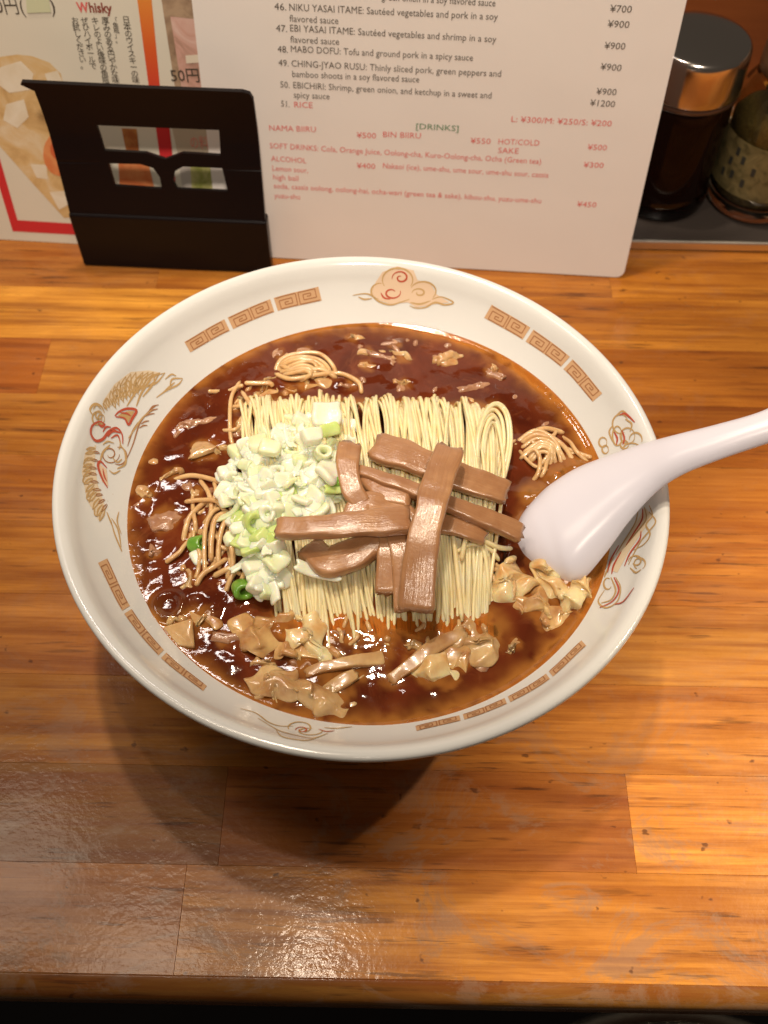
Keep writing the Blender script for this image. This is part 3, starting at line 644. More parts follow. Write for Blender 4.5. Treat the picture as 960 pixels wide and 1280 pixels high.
onion(346, 700, .0705, 5, 1, 1.6, 'broad pale green onion piece at the near end of the heap', (.1, .1, .9))
onion(300, 678, .0690, 3, 2, 1.3, 'light green onion slice low on the left of the heap', (.2, .5, 1.3))
onion(246, 680, .0605, 1, 3, 1.15, 'bright dark green onion ring floating alone at the left', (1.2, .1, 1.5))
onion(247, 697, .0600, 8, 0, 1.0, 'tiny white onion scrap just below the lone green ring', (.2, .1, .5))
onion(304, 737, .0615, 1, 3, 1.35, 'dark green onion cap near the lower end of the tangle of noodles', (1.0, .2, .3))
onion(330, 722, .0665, 4, 0, 1.6, 'long white onion sliver at the near end of the heap', (.2, .1, 1.2))
onion(398, 716, .0680, 6, 0, 1.6, 'clear thin onion sliver under the drooping bamboo shoot', (.1, .1, -.2))
onion(420, 602, .0790, 3, 3, .8, 'small deep green onion slice right of the heap centre', (.5, .3, .4))
onion(424, 612, .0770, 6, 2, 1.1, 'thin green onion sliver touching the curved bamboo shoot', (.4, .2, .2))

# --- egg, meat and vegetable pieces
def blob(name, label, cat, px, py, z, rx, ry, rz, rot, mat, seed, amp=.35, freq=160, sub=4, group=None, fold=1.0):
    bm = bmesh.new(); bmesh.ops.create_icosphere(bm, subdivisions=sub, radius=1)
    for v in bm.verts:
        d = v.co.copy(); s = Vector((d.x*rx, d.y*ry, d.z*rz))
        n1 = noise.noise(s * freq + Vector((seed*3.3, seed, 0))); n2 = abs(noise.noise(s * freq * 1.9 + Vector((seed, 0, seed*2.0))))
        n3 = noise.noise(s * freq * .5 + Vector((0, seed*1.7, 0)))
        k = 1 + amp * (n1 * .8 + n3 * .9 + (.32 - n2 * 1.7) * fold); v.co = s * k
    me = bpy.data.meshes.new(name); bm.to_mesh(me); bm.free(); smooth(me); me.materials.append(mat)
    o = bpy.data.objects.new(name, me); S.collection.objects.link(o); o.location = at(px, py, z); o.rotation_euler = (0, 0, rot)
    solids.append((o.location.x, o.location.y, max(rx, ry) * .9))
    if cat != 'carrot': o.location.z -= .0007
    if cat == 'carrot' or py < 560: solids.pop()
    return tag(o, label, cat, group)
def wisp(name, label, cat, px, py, z, rx, ry, rz, rot, mat, seed, amp=.5, freq=0, group=None, fold=0, sub=1):
    nr, na = (16, 46) if sub else (9, 26); V, Fc = [(0, 0, 0)], []; rr = random.Random(seed); ph = [rr.uniform(0, 6.28) for _ in range(6)]; k1, k2 = rr.choice([2, 3]), rr.choice([4, 5, 6])
    for i in range(1, nr + 1):
        q = i / nr
        for k in range(na):
            a = 2 * math.pi * k / na; lob = 1 + .26 * math.sin(k1 * a + ph[0]) + .11 * math.sin(k2 * a + ph[1]) * q + .035 * math.sin(9 * a + ph[2]) * q
            x, y = rx * q * lob * math.cos(a), ry * q * lob * math.sin(a); p = Vector((x, y, seed * .013))
            dx = noise.noise(p * 240 + Vector((3, 0, 0))) * .0034; dy = noise.noise(p * 240 + Vector((0, 7, 0))) * .0034
            zz = rz * (.62 + .75 * noise.noise(p * 175) - .55 * abs(noise.noise(p * 120 + Vector((9, 0, 0)))) + .16 * noise.noise(p * 380)) - rz * .8 * q ** 3
            V.append((x + dx, y + dy, zz))
    for k in range(na): Fc.append((0, 1 + k, 1 + (k+1) % na))
    for i in range(nr - 1):
        for k in range(na): Fc.append((1+i*na+k, 1+(i+1)*na+k, 1+(i+1)*na+(k+1) % na, 1+i*na+(k+1) % na))
    V[0] = (0, 0, sum(v[2] for v in V[1:na+1]) / na)
    o = mesh(name, V, Fc, mat); o.location = at(px, py, z - .0004); o.rotation_euler.z = rot
    md = o.modifiers.new('thickness', 'SOLIDIFY'); md.thickness = .0011; md.offset = -1
    if sub: md = o.modifiers.new('soft', 'SUBSURF'); md.levels = md.render_levels = 1
    solids.append((o.location.x, o.location.y, max(rx, ry) * .9)); return tag(o, label, cat, group)
EG = 'cooked egg curds floating in the broth'
wisp('egg_curd', 'yellow egg curd with a hollow centre left of the long egg petal', 'egg', 326, 790, .0600, .0098, .0080, .0046, .4, EGG_BROWN, 1, .5, 200, group=EG)
wisp('egg_curd', 'bright yellow petal shaped egg curd near the lower edge of the broth', 'egg', 388, 800, .0604, .0064, .0112, .0036, .5, EGG, 2, .25, 150, group=EG, fold=.4)
wisp('egg_curd', 'small yellow egg lump tucked under the petal shaped curd', 'egg', 370, 812, .0600, .0070, .0056, .0034, .2, EGG_BROWN, 3, .45, 220, group=EG)
wisp('egg_curd', 'frilly pale egg curd below the right end of the noodles', 'egg', 640, 728, .0605, .0070, .0090, .0050, -.3, EGG, 4, .6, 210, group=EG)
wisp('egg_curd', 'twisted pale egg curd touching the tip of the spoon', 'egg', 698, 738, .0605, .0065, .0085, .0048, .5, EGG, 5, .62, 230, group=EG)
wisp('egg_curd', 'brown stained egg curd between the two frilly pale ones', 'egg', 668, 752, .0600, .0080, .0060, .0040, .1, EGG_BROWN, 6, .6, 220, group=EG)
wisp('egg_curd', 'narrow egg frill against the bowl wall below the spoon', 'egg', 726, 738, .0605, .0028, .0075, .0040, -.5, EGG, 7, .5, 220, group=EG)
wisp('egg_curd', 'dark egg curd sinking below the twisted pale one', 'egg', 690, 772, .0592, .0080, .0050, .0034, .5, EGG_BROWN, 8, .55, 200, group=EG)
wisp('egg_curd', 'amber egg curd half sunk beneath the long tan stick', 'egg', 545, 836, .0592, .0105, .0062, .0038, .3, EGG, 9, .35, 140, group=EG, fold=.5)
wisp('egg_curd', 'small yellow egg tuft among the frilly curds', 'egg', 682, 712, .0610, .0035, .0045, .0036, .2, EGG, 10, .6, 240, group=EG)
wisp('crumpled_cabbage', 'crumpled translucent cabbage leaf at the end of the long tan stick', 'cabbage', 594, 800, .0608, .0065, .0085, .0042, .2, CABB, 11, .65, 190)
wisp('crumpled_cabbage', 'creased brown cabbage leaf resting beside the crumpled translucent one', 'cabbage', 572, 820, .0598, .0050, .0070, .0034, -.4, EGG_BROWN, 12, .6, 200)
wisp('crumpled_cabbage', 'glossy folded cabbage leaf near the lower wall of the bowl', 'cabbage', 375, 864, .0606, .0150, .0062, .0042, -.25, CABB, 13, .55, 170)
wisp('crumpled_cabbage', 'thick tan cabbage stem stub by the lower left wall', 'cabbage', 343, 860, .0603, .0056, .0068, .0040, .2, CABB, 14, .4, 150)
wisp('crumpled_cabbage', 'thin tan cabbage strip folded under the short tan stick', 'cabbage', 415, 862, .0590, .0095, .0035, .0034, .4, CABB, 15, .5, 180)
wisp('crumpled_cabbage', 'pale brown leaf scrap between the onion cube and the left wall', 'cabbage', 256, 562, .0598, .0062, .0028, .0026, .05, CABB, 16, .4, 160)
blob('meat_shred', 'thin orange tinted meat shred in the far left broth', 'meat', 240, 530, .0590, .0090, .0022, .0022, .35, MEAT, 17, .4, 180)
blob('carrot_slice', 'orange carrot slice showing through the broth beyond the noodles', 'carrot', 503, 468, .0568, .0080, .0060, .0018, .1, CARROT, 18, .3, 150, fold=.3)
blob('carrot_slice', 'faint orange carrot slice right of the noodle loop', 'carrot', 656, 516, .0566, .0070, .0050, .0018, -.3, CARROT, 19, .3, 150, fold=.3)
blob('meat_shred', 'pale curled meat shred near the far right wall of the broth', 'meat', 560, 447, .0592, .0065, .0028, .0024, .4, CABB, 20, .5, 200)
blob('meat_shred', 'brown meat shred in the middle of the far broth', 'meat', 476, 446, .0590, .0085, .0018, .0020, -.25, MEAT, 21, .4, 200)
blob('meat_shred', 'bent meat shred right of the curled pale one', 'meat', 593, 483, .0590, .0070, .0020, .0020, .3, MEAT, 22, .4, 190)
blob('meat_shred', 'dark meat lump at the left beneath the loose noodle tangle', 'meat', 205, 650, .0588, .0065, .0040, .0022, .3, MEAT, 23, .4, 160)
blob('meat_shred', 'small tan scrap against the left wall of the bowl', 'meat', 180, 615, .0600, .0035, .0022, .0022, -.5, CABB, 24, .4, 200)
# triangular wonton-like cabbage corner at the lower left
P = [at(203, 783, .0602), at(240, 772, .0632), at(243, 808, .0612), at(222, 806, .0600), at(222, 788, .0625)]
V = P[:4] + [p + Vector((0, 0, -.0022)) for p in P[:4]]; V.append((P[1] + P[2] + P[3]) / 3 + Vector((0, 0, .0012)))
o = mesh('cabbage_corner', V, [(0, 1, 8), (1, 2, 8), (2, 3, 8), (3, 0, 8), (4, 7, 6, 5), (0, 4, 5, 1), (1, 5, 6, 2), (2, 6, 7, 3), (3, 7, 4, 0)], CABB, sm=False)
md = o.modifiers.new('soft', 'BEVEL'); md.width = .0006; md.segments = 2; smooth(o.data)
tag(o, 'pale triangular cabbage corner standing up by the lower left wall', 'cabbage'); solids.append((P[1].x, P[1].y, .008))
def stick(label, pts, wid, thick, seed, mat):
    pts = [(a, b, c - .0007) for a, b, c in pts]
    o = strip(label, pts, wid, thick, seed, 0, 'bean_sprout_stem'); o.data.materials.clear(); o.data.materials.append(mat)
    o['category'] = 'vegetable stick'; o['group'] = 'tan vegetable sticks in the near broth'
    for p in pts: q = at(*p); solids.append((q.x, q.y, .003))
stick('long curved tan stick pointing down left from the crumpled leaf', [(488, 852, .0590), (512, 832, .0606), (545, 808, .0612), (582, 794, .0610)], (.0042, .0052), .0028, 31, CABB)
stick('short straight tan stick between the egg petal and the long curved one', [(382, 842, .0598), (415, 832, .0608), (448, 826, .0606), (480, 822, .0590)], (.0035, .0055), .0028, 32, CABB)
stick('dull tan stick crossing under the short straight one', [(406, 868, .0590), (428, 852, .0604), (445, 844, .0598)], (.004, .004), .0026, 33, CABB)
# thin egg ribbons drifting near the surface all round
random.seed(5)
nb = 0; WH = {0: 'beyond the noodles', 1: 'at the left side', 2: 'in the near part', 3: 'by the right wall'}
while nb < 46:
    a = random.uniform(0, 6.283); r_ = random.uniform(.050, .081); x, y = r_*math.cos(a), r_*math.sin(a)
    if (-.045 < x < .053 and -.054 < y < .046) or (x > .05 and -.04 < y < .028): continue
    o = wisp('egg_ribbon', 'thin tan egg ribbon half sunk in the broth ' + WH[0 if y > .04 else 2 if y < -.045 else 1 if x < 0 else 3], 'egg', 480, 640, .059, random.uniform(.0022, .0058), random.uniform(.0010, .0020), .0016, a + random.uniform(.9, 2.2), random.choice([EGG_BROWN, EGG_BROWN, CABB, MEAT]), 100 + nb, group='egg ribbons drifting in the broth', sub=0)
    o.location = (x, y, .0590 + random.uniform(-.0002, .0005)); solids.pop(); solids.append((x, y, .0015)); nb += 1
# fine crumbs
random.seed(11); nb = 0
while nb < 40:
    a = random.uniform(0, 6.283); r_ = .083 * math.sqrt(random.uniform(.22, .97)); x, y = r_*math.cos(a), r_*math.sin(a)
    if (-.045 < x < .055 and -.05 < y < .046) or (x > .055 and -.035 < y < .02): continue
    o = blob('meat_crumb', 'tiny brown crumb of minced meat floating in the dark broth', 'meat crumb', 480, 640, .0592, *(random.uniform(.0009, .0024) for _ in range(2)), .0009, a, random.choice([MEAT, MEAT, EGG_BROWN]), nb, .4, 500, 2, 'minced meat crumbs scattered in the broth')
    o.location = (x, y, .0588); o['label'] = 'tiny minced meat crumb ' + ('beyond the noodles' if y > .046 else 'in the near broth' if y < -.05 else 'left of the noodles' if x < 0 else 'right of the noodles'); solids.pop(); nb += 1

# ------------------------------------------------------------------ spoon (lying back upward, tip dipped in the broth)
left = [(656, 676, .0535), (656, 658, .0555), (667, 640, .0570), (692, 618, .0585), (730, 597, .0625), (772, 581, .0700), (815, 565, .0800), (860, 555, .0880), (905, 543, .0945), (960, 525, .1010), (1020, 492, .1070), (1075, 474, .1110)]
right = [(664, 690, .0535), (682, 712, .0545), (704, 724, .0565), (724, 722, .0598), (755, 688, .0665), (786, 648, .0745), (818, 614, .0820), (850, 592, .0885), (895, 573, .0948), (955, 552, .1010), (1018, 532, .1070), (1075, 514, .1110)]
hgt = [.0034, .0068, .0092, .0106, .0104, .0086, .0062, .0056, .0047, .0042, .0038, .0030]
n = 8; Lc, Rc = catmull([at(*p) for p in left], n), catmull([at(*p) for p in right], n); Hc = [v.x for v in catmull([(h, 0, 0) for h in hgt], n)]
V, Fc = [], []; m = 22
for i, (a, b, h) in enumerate(zip(Lc, Rc, Hc)):
    T = (Lc[min(i+1, len(Lc)-1)] + Rc[min(i+1, len(Lc)-1)] - Lc[max(i-1, 0)] - Rc[max(i-1, 0)]).normalized(); X = (b - a).normalized(); U = T.cross(X).normalized()
    if U.z < 0: U = -U
    for j in range(m + 1):
        t_ = 2*j/m - 1; pf = (1 - abs(t_) ** 2.3) ** .75; V.append(a.lerp(b, (math.sin(t_ * math.pi / 2) * .6 + t_ * .4 + 1) / 2) + U * h * pf)
q = m + 1
for i in range(len(Lc) - 1):
    for j in range(m): Fc.append((i*q+j, (i+1)*q+j, (i+1)*q+j+1, i*q+j+1))
ci = len(V); V.append((Lc[0] + Rc[0]) / 2 + Vector((-.0006, 0, -.001)))
for j in range(m): Fc.append((ci, j, j+1))
sp = mesh('soup_spoon', V, Fc, SPOON); md = sp.modifiers.new('shell', 'SOLIDIFY'); md.thickness = .0021; md.offset = -1
md = sp.modifiers.new('round', 'BEVEL'); md.width = .0007; md.segments = 2; md.limit_method = 'ANGLE'; md.angle_limit = R(50)
tag(sp, 'white chinese soup spoon lying back upward, its handle over the right rim', 'spoon')

# ------------------------------------------------------------------ broth surface
prog = [(s.x, s.y) for s in (at(663, 655, BZ), at(680, 690, BZ), at(700, 715, BZ), at(715, 722, BZ), at(672, 620, BZ), at(700, 598, BZ), at(725, 585, BZ))]
NR, NA = 130, 420; RS = .0885
def broth_z(x, y):
    r_ = math.hypot(x, y)
    z = BZ + .00058 * fbm((x, y, 0), 70, 2, 1) + .00013 * fbm((x, y, 0), 190, 2, 2)
    f = min(1, max(0, (.085 - r_) / .008)); z = BZ + (z - BZ) * f * f
    z += .0009 * math.exp(-max(0, .0872 - r_) / .0011)
    # smooth domes: egg threads lifting the thick broth
    z += .0009 * f * max(0, noise.noise(Vector((x * 130, y * 130, 5)))) ** 1.2
    z += .0017 * max([math.exp(-((x-a)**2 + (y-b)**2) / .000020) for a, b in prog])
    return z
bub = [at(211, 757, BZ), at(258, 752, BZ)]; bx, by = at(211, 757, BZ).x, at(211, 757, BZ).y
V, Fc, sh = [(0, 0, .05)], [], [0]
for i in range(1, NR + 1):
    r_ = RS * (i / NR) ** .9
    for k in range(NA):
        a = 2*math.pi*k/NA; x, y = r_*math.cos(a), r_*math.sin(a); z = broth_z(x, y)
        d = math.hypot(x - bx, y - by)
        if d < .0085: z += .0013 * math.exp(-((d - .0046) / .0011) ** 2)
        z += .0011 * math.exp(-((y + .052) / .006) ** 2) * (1 if -.028 < x < .046 else math.exp(-((abs(x - .009) - .037) / .004) ** 2))
        inb = -.045 < x < .05 and -.040 < y < .036
        if inb: z = .053
        # depth of broth over the wall, the noodle ends and the sunken pieces
        dep = z - inner_z(min(.0989, r_)); s = math.exp(-max(0, dep) / .0019)
        ex_ = math.exp(-(max(0, abs(x - .010) - .034) / .004) ** 2); e = y + .0525 + .003 * fbm((x, 0, 0), 120, 2, 6)
        s = max(s, .97 * ex_ * math.exp(-(e / (.0048 if e < 0 else .006)) ** 2))
        ex_ = math.exp(-(max(0, abs(x) - .048) / .003) ** 2); s = max(s, .45 * ex_ * math.exp(-((y - .0435) / .0025) ** 2))
        for a_, b_2 in prog: s = max(s, .97 * math.exp(-((x-a_)**2 + (y-b_2)**2) / (.0050 ** 2)))
        for a_, b_2, q_ in solids:
            dd = (x-a_)**2 + (y-b_2)**2
            if dd < .0009: s = max(s, .30 * math.exp(-max(0, math.sqrt(dd) - q_ * .7 + .002 * fbm((x, y, 0), 260, 2, 4)) ** 2 / (.0016 ** 2)))
        s *= .85 + .9 * fbm((x, y, 0), 220, 2, 9)
        V.append((x, y, z)); sh.append(min(1, max(0, s)))
for k in range(NA): Fc.append((0, 1 + k, 1 + (k+1) % NA))
for i in range(NR - 1):
    for k in range(NA): Fc.append((1+i*NA+k, 1+(i+1)*NA+k, 1+(i+1)*NA+(k+1) % NA, 1+i*NA+(k+1) % NA))
br = mesh('broth', V, Fc, BROTH); at_ = br.data.attributes.new('shallow', 'FLOAT', 'POINT'); at_.data.foreach_set('value', sh)
tag(br, 'dark brown glossy thickened soy broth filling the ramen bowl', 'broth')
# body of broth under the surface
lathe('broth_depth', [(0, .0195), (.03, .0215), (.048, .029), (.064, .0395), (.074, .049), (.0, .0495)], simple('deep_broth', (.10, .02, .008), .4), br, 64)

# ------------------------------------------------------------------ menu sheet, poster and their printing
class Plane:
    def __init__(s, A, ex, lean=R(9.3)):
        s.A = Vector(A); s.ex = Vector(ex).normalized(); back = Vector((-s.ex.y, s.ex.x, 0))
        s.ev = Vector((0, 0, 1)) * math.cos(lean) + back * math.sin(lean); s.n = s.ex.cross(s.ev)      # towards the camera
        s.M = Matrix((s.ex, s.ev, s.n)).transposed().to_4x4(); s.M.translation = s.A
    def px(s, x, y):
        v = ray(x, y); P = CAM + v * ((s.A - CAM).dot(s.n) / v.dot(s.n)) - s.A; return P.dot(s.ex), P.dot(s.ev)
mA, mB = at(275, 318, .0006), at(778, 347, .0006)
MP = Plane(mA, mB - mA); AP = Plane(MP.A - MP.n * .0022 - MP.ex * .118 + Vector((0, 0, .0)), MP.ex)
def sheet(name, Pn, u0, u1, v0, v1, rad, mat, th=.0004, bend=0):
    out = []
    for cx, cy, a0 in ((u1-rad, v0+rad, -90), (u1-rad, v1-rad, 0), (u0+rad, v1-rad, 90), (u0+rad, v0+rad, 180)):
        for k in range(6): a = R(a0 + 18*k); out.append((cx + rad*math.cos(a), cy + rad*math.sin(a)))
    k = len(out); V = [(x, y, 0) for x, y in out] + [(x, y, -th) for x, y in out]
    Fc = [tuple(range(k)), tuple(range(2*k-1, k-1, -1))] + [(i, k+i, k+(i+1) % k, (i+1) % k) for i in range(k)]
    o = mesh(name, V, Fc, mat, sm=False); o.matrix_world = Pn.M; return o
menu = sheet('menu_sheet', MP, 0, .2075, 0, .297, .004, PAPER); tag(menu, 'cream laminated english food and drink menu leaning behind the bowl', 'menu')
post = sheet('poster', AP, -.012, .16, .0, .25, .012, PAPER2); tag(post, 'laminated whisky highball poster with red border behind the black stand', 'poster')
TEXTS = []
def text(s, Pn, p0, p1, cap, mat, parent, name='printed_text', lift=.00012, bold=.0, wid=True, vertical=False, spacing=1.0):
    u0, v0 = Pn.px(*p0); u1, v1 = Pn.px(*p1); c = bpy.data.curves.new(name, 'FONT'); c.body = s; c.size = 1; c.resolution_u = 2
    c.space_line = spacing; c.offset = bold
    o = bpy.data.objects.new(name, c); S.collection.objects.link(o); bpy.context.view_layer.update()
    L = math.hypot(u1-u0, v1-v0); ang = math.atan2(v1-v0, u1-u0)
    me = bpy.data.meshes.new_from_object(o.evaluated_get(bpy.context.evaluated_depsgraph_get())); S.collection.objects.unlink(o); bpy.data.objects.remove(o)
    if not len(me.vertices): return None
    xs = [v.co.x for v in me.vertices]; ys = [v.co.y for v in me.vertices]
    sy = cap / .727; sx = L / max(1e-6, max(xs)) if wid else sy
    if vertical: ang = 0; sy = math.hypot(u1-u0, v1-v0) / (max(ys) - min(ys)); sx = sy; v0 -= 0; oy = max(ys)
    else: oy = 0
    ca, sa = math.cos(ang), math.sin(ang)
    for v in me.vertices:
        x, y = v.co.x * sx, (v.co.y - oy) * sy; v.co = Vector((u0 + x*ca - y*sa, v0 + x*sa + y*ca, lift))
    me.materials.append(mat); q = bpy.data.objects.new(name, me); S.collection.objects.link(q); q.parent = parent; return q
K, Rd, G = BLACKINK, REDINK, GREENINK
ML = [("green onion in a soy flavored sauce", (477, 0), (619, 8), K), ("46.", (343, 12), (358, 13), K), ("NIKU YASAI ITAME: Sautéed vegetables and pork in a soy", (361, 13), (622, 25), K), ("flavored sauce", (362, 27), (423, 30), K),
 ("47.", (345, 39), (359, 40), K), ("EBI YASAI ITAME: Sautéed vegetables and shrimp in a soy", (362, 39), (620, 53), K), ("flavored sauce", (363, 53), (424, 56), K),
 ("48.", (347, 65), (360, 66), K), ("MABO DOFU: Tofu and ground pork in a spicy sauce", (363, 65), (591, 76), K),
 ("49.", (348, 82), (361, 83), K), ("CHING-JYAO RUSU: Thinly sliced pork, green peppers and", (364, 83), (626, 96), K), ("bamboo shoots in a soy flavored sauce", (365, 96), (524, 103), K),
 ("50.", (350, 109), (362, 110), K), ("EBICHIRI: Shrimp, green onion, and ketchup in a sweet and", (366, 110), (614, 123), K), ("spicy sauce", (367, 122), (412, 124), K),
 ("51.", (351, 133), (362, 134), K), ("RICE", (367, 134), (391, 135), Rd),
 ("¥700", (762, 15), (789, 16), K), ("¥900", (759, 34), (786, 35), K), ("¥900", (755, 61), (781, 62), K), ("¥900", (750, 87), (776, 89), K), ("¥900", (745, 118), (770, 119), K), ("¥1200", (737, 132), (768, 134), K),
 ("L: ¥300/M: ¥250/S: ¥200", (638, 152), (764, 158), Rd), ("[DRINKS]", (519, 161), (573, 164), G),
 ("NAMA BIIRU", (336, 163), (395, 165), Rd), ("¥500", (446, 172), (470, 173), Rd), ("BIN BIIRU", (478, 171), (526, 173), Rd), ("¥550", (588, 179), (613, 180), Rd), ("HOT/COLD", (622, 180), (674, 182), Rd), ("SAKE", (622, 191), (648, 192), Rd), ("¥500", (734, 187), (758, 188), Rd),
 ("SOFT DRINKS: Cola, Orange Juice, Oolong-cha, Kuro-Oolong-cha, Ocha (Green tea)", (337, 185), (676, 205), Rd), ("¥300", (729, 209), (754, 210), Rd),
 ("ALCOHOL", (339, 201), (383, 204), Rd), ("¥400", (446, 210), (469, 211), Rd), ("Nakaoi (ice), ume-shu, ume sour, ume-shu sour, cassis", (478, 210), (685, 222), Rd),
 ("Lemon sour,", (340, 213), (385, 216), Rd), ("high ball", (341, 224), (373, 226), Rd),
 ("soda, cassis oolong, oolong-hai, ocha-wari (green tea & sake), kibou-shu, yuzu-ume-shu", (342, 235), (676, 254), Rd), ("¥450", (721, 258), (745, 259), Rd), ("yuzu-shu", (343, 247), (375, 249), Rd)]
for s, a, b, m_ in ML: text(s, MP, a, b, .0030 if m_ is K else .0028, m_, menu, bold=0)
def flat(name, Pn, poly, mat, parent, lift):
    V = [(*Pn.px(*p), lift) for p in poly]; o = mesh(name, V, [tuple(range(len(V)))], mat, parent, sm=False)
    if o.data.polygons[0].normal.z < 0: o.data.flip_normals()
    return o
def noisy(name, stops, scale, det=4, dist=1.0, rough=.42, stretch=(1, 1, 1)):
    t = NT(name); t.set(Base_Color=t.ramp(t.noise(t.coords(stretch), scale, det, .6, dist), stops), Roughness=rough, Specular_IOR_Level=.3); return t.m
PR = simple('poster_red', (.60, .035, .04), .4, Specular_IOR_Level=.3)
t = NT('poster_orange_to_red'); sep = t.add('ShaderNodeSeparateXYZ', {0: t.coords()}); t.set(Base_Color=t.ramp(t.add('ShaderNodeMapRange', {0: sep.outputs[1], 1: .075, 2: .125}).outputs[0], [(0, (.60, .035, .04)), (.55, (.68, .12, .03)), (1, (.72, .26, .05))]), Roughness=.4, Specular_IOR_Level=.3); POR = t.m
GLS = noisy('printed_highball', [(.3, (.52, .33, .14)), (.5, (.66, .46, .22)), (.72, (.74, .62, .44))], 55, 4, 1.2)
ICE = noisy('printed_ice', [(.3, (.70, .60, .44)), (.7, (.80, .74, .62))], 60)
PINK = noisy('printed_pink_photo', [(.3, (.36, .22, .16)), (.45, (.58, .34, .28)), (.7, (.68, .48, .42))], 60, 5, 1.5)
SKIN = noisy('printed_shelf_photo', [(.3, (.22, .14, .09)), (.6, (.42, .30, .20))], 90, 4, .6)
flat('border', AP, [(-4, 190), (0, 199), (22, 275), (230, 288), (231, 301), (16, 289), (0, 236), (-20, 180)], PR, post, .0001)
flat('border', AP, [(171, -20), (189, -20), (189.6, 0), (200, 108), (212, 160), (226, 288), (212, 287), (195, 160), (186, 108), (171.7, 0)], POR, post, .00016)
flat('glass_picture', AP, [(-20, 72), (0, 71), (22, 68), (40, 70), (62, 78), (76, 92), (86, 130), (100, 190), (122, 272), (80, 272), (40, 228), (-20, 160)], GLS, post, .0001)
for q in ([(0, 84), (26, 76), (42, 92), (38, 112), (12, 116), (-4, 104)], [(8, 130), (30, 124), (36, 146), (22, 160), (4, 150)], [(38, 205), (58, 206), (60, 224), (46, 222)], [(62, 240), (84, 238), (92, 252), (74, 262)], [(56, 92), (72, 88), (80, 106), (64, 114)]):
    flat('ice_cube', AP, q, ICE, post, .00016)
ORL = noisy('printed_orange_label', [(.35, (.62, .17, .06)), (.65, (.72, .30, .12))], 90)
flat('label_picture', AP, circ_(76, 192, 22, 28, 0, 342, 18), ORL, post, .00022)
flat('label_picture', AP, circ_(76, 186, 13, 14, 0, 342, 18), simple('printed_deep_orange', (.58, .13, .05), .4), post, .00028)
flat('photo_strip', AP, [(202, -20), (202, 0), (219, 110), (238, 170), (250, 260), (300, 260), (300, -20)], PINK, post, .00016)
flat('photo_strip', AP, [(202, -20), (202, 0), (219, 110), (227, 110), (213, 20), (268, 26), (268, -20)], SKIN, post, .00022)
flat('price_patch', AP, [(232, 69), (262, 67), (262, 77), (233, 79)], simple('printed_cream', (.72, .64, .52), .4), post, .00028)
text('50円', AP, (214, 101), (250, 101), .0052, K, post, lift=.0003, bold=.01)
flat('shelf_picture', AP, [(215, 158), (290, 160), (292, 192), (222, 190)], simple('printed_grey_beige', (.50, .42, .32), .4), post, .0003)
text('の料理', AP, (238, 184), (274, 185), .0052, FADEDRED, post, lift=.00036, bold=.01)
flat('shelf_picture', AP, [(222, 192), (292, 194), (300, 250), (230, 248)], simple('printed_pale_grey', (.52, .48, .44), .4), post, .0003)
flat('label_picture', AP, [(238, 207), (282, 208), (290, 240), (240, 238)], noisy('printed_green_label', [(.4, (.28, .30, .08)), (.6, (.48, .46, .20))], 110), post, .00036)
flat('bottle_picture', AP, [(152, 160), (171, 161), (174, 190), (182, 205), (192, 245), (150, 245), (150, 205), (158, 190)], noisy('printed_amber_bottle', [(.35, (.36, .12, .04)), (.65, (.62, .30, .10))], 70), post, .0002)
flat('label_picture', AP, [(148, 204), (186, 205), (194, 238), (150, 236)], ORL, post, .00026)
PP = simple('sticker_green', (.60, .62, .42), .4)
text('0円(', AP, (-4, 16), (32, 16), .0062, K, post, bold=.0, wid=True); flat('sticker', AP, [(32, -8), (60, -8), (64, 15), (34, 16)], PP, post, .0003)
text(')', AP, (64, 15), (70, 15), .0062, K, post, wid=False)
text('W', AP, (98, 15), (112, 15), .0042, REDINK, post, bold=.03); text('hisky', AP, (112, 15), (141, 16), .0042, simple('brown_ink', (.25, .06, .04), .5), post, bold=.03)
for s, a, b in [('日本のウイスキーの味', (152, 20), (164, 104)), ('「角瓶」。', (139, 21), (146, 54)), ('厚みのある円やかな味', (126, 21), (139, 104)), ('キレのよい後味の角瓶', (113, 21), (127, 104)), ('ぜひハイボールで', (100, 21), (113, 86)), ('お試しください。', (88, 21), (100, 86))]:
    text('\n'.join(s), AP, a, b, .003, K, post, name='printed_column', vertical=True, spacing=.82, bold=.008)

# ------------------------------------------------------------------ black stand
sb = at(105, 333, 0); sB = at(340, 343, 0); exs = (sB - sb).normalized()
std = root('menu_stand', sb, math.atan2(exs.y, exs.x)); tag(std, 'black curved menu stand with four cut out windows at the far left', 'menu stand')
Wd = (sB - sb).length
def lbox(name, *a, bev=.0012): return box(name, *a, BLACK, std, bev, 3)
lbox('base', 0, Wd, 0, .0075, .0003, .033)
# panel: outline in (u, height) with windows, curved in depth
ZT = .1005
def pd(z):                                                     # depth of the panel at height z: leans back, then curls forward
    f = max(0, (z - .030) / (ZT - .030)); return .0015 + .0075 * f ** .8 - .0050 * max(0, f - .6) ** 1.5 * 4
def stand_uv(px, py):                                          # picture point -> (u, z) on the curved panel
    yy = .005
    for _ in range(8):
        v = ray(px, py); nv = Vector((-exs.y, exs.x, 0)); P = CAM + v * ((sb + nv * yy - CAM).dot(nv) / v.dot(nv)); yy = pd(min(ZT, max(.03, P.z)))
    return (P - sb).dot(exs), P.z
wins = [[(121, 155), (190, 157), (192, 160), (190, 176), (192, 183), (178, 189), (160, 188), (132, 186)], [(206, 158), (273, 161), (275, 193), (225, 190), (212, 196), (206, 190)],
        [(136, 204), (180, 203), (193, 208), (201, 220), (203, 234), (144, 231)], [(226, 207), (279, 208), (284, 238), (222, 235), (218, 225), (219, 214)]]
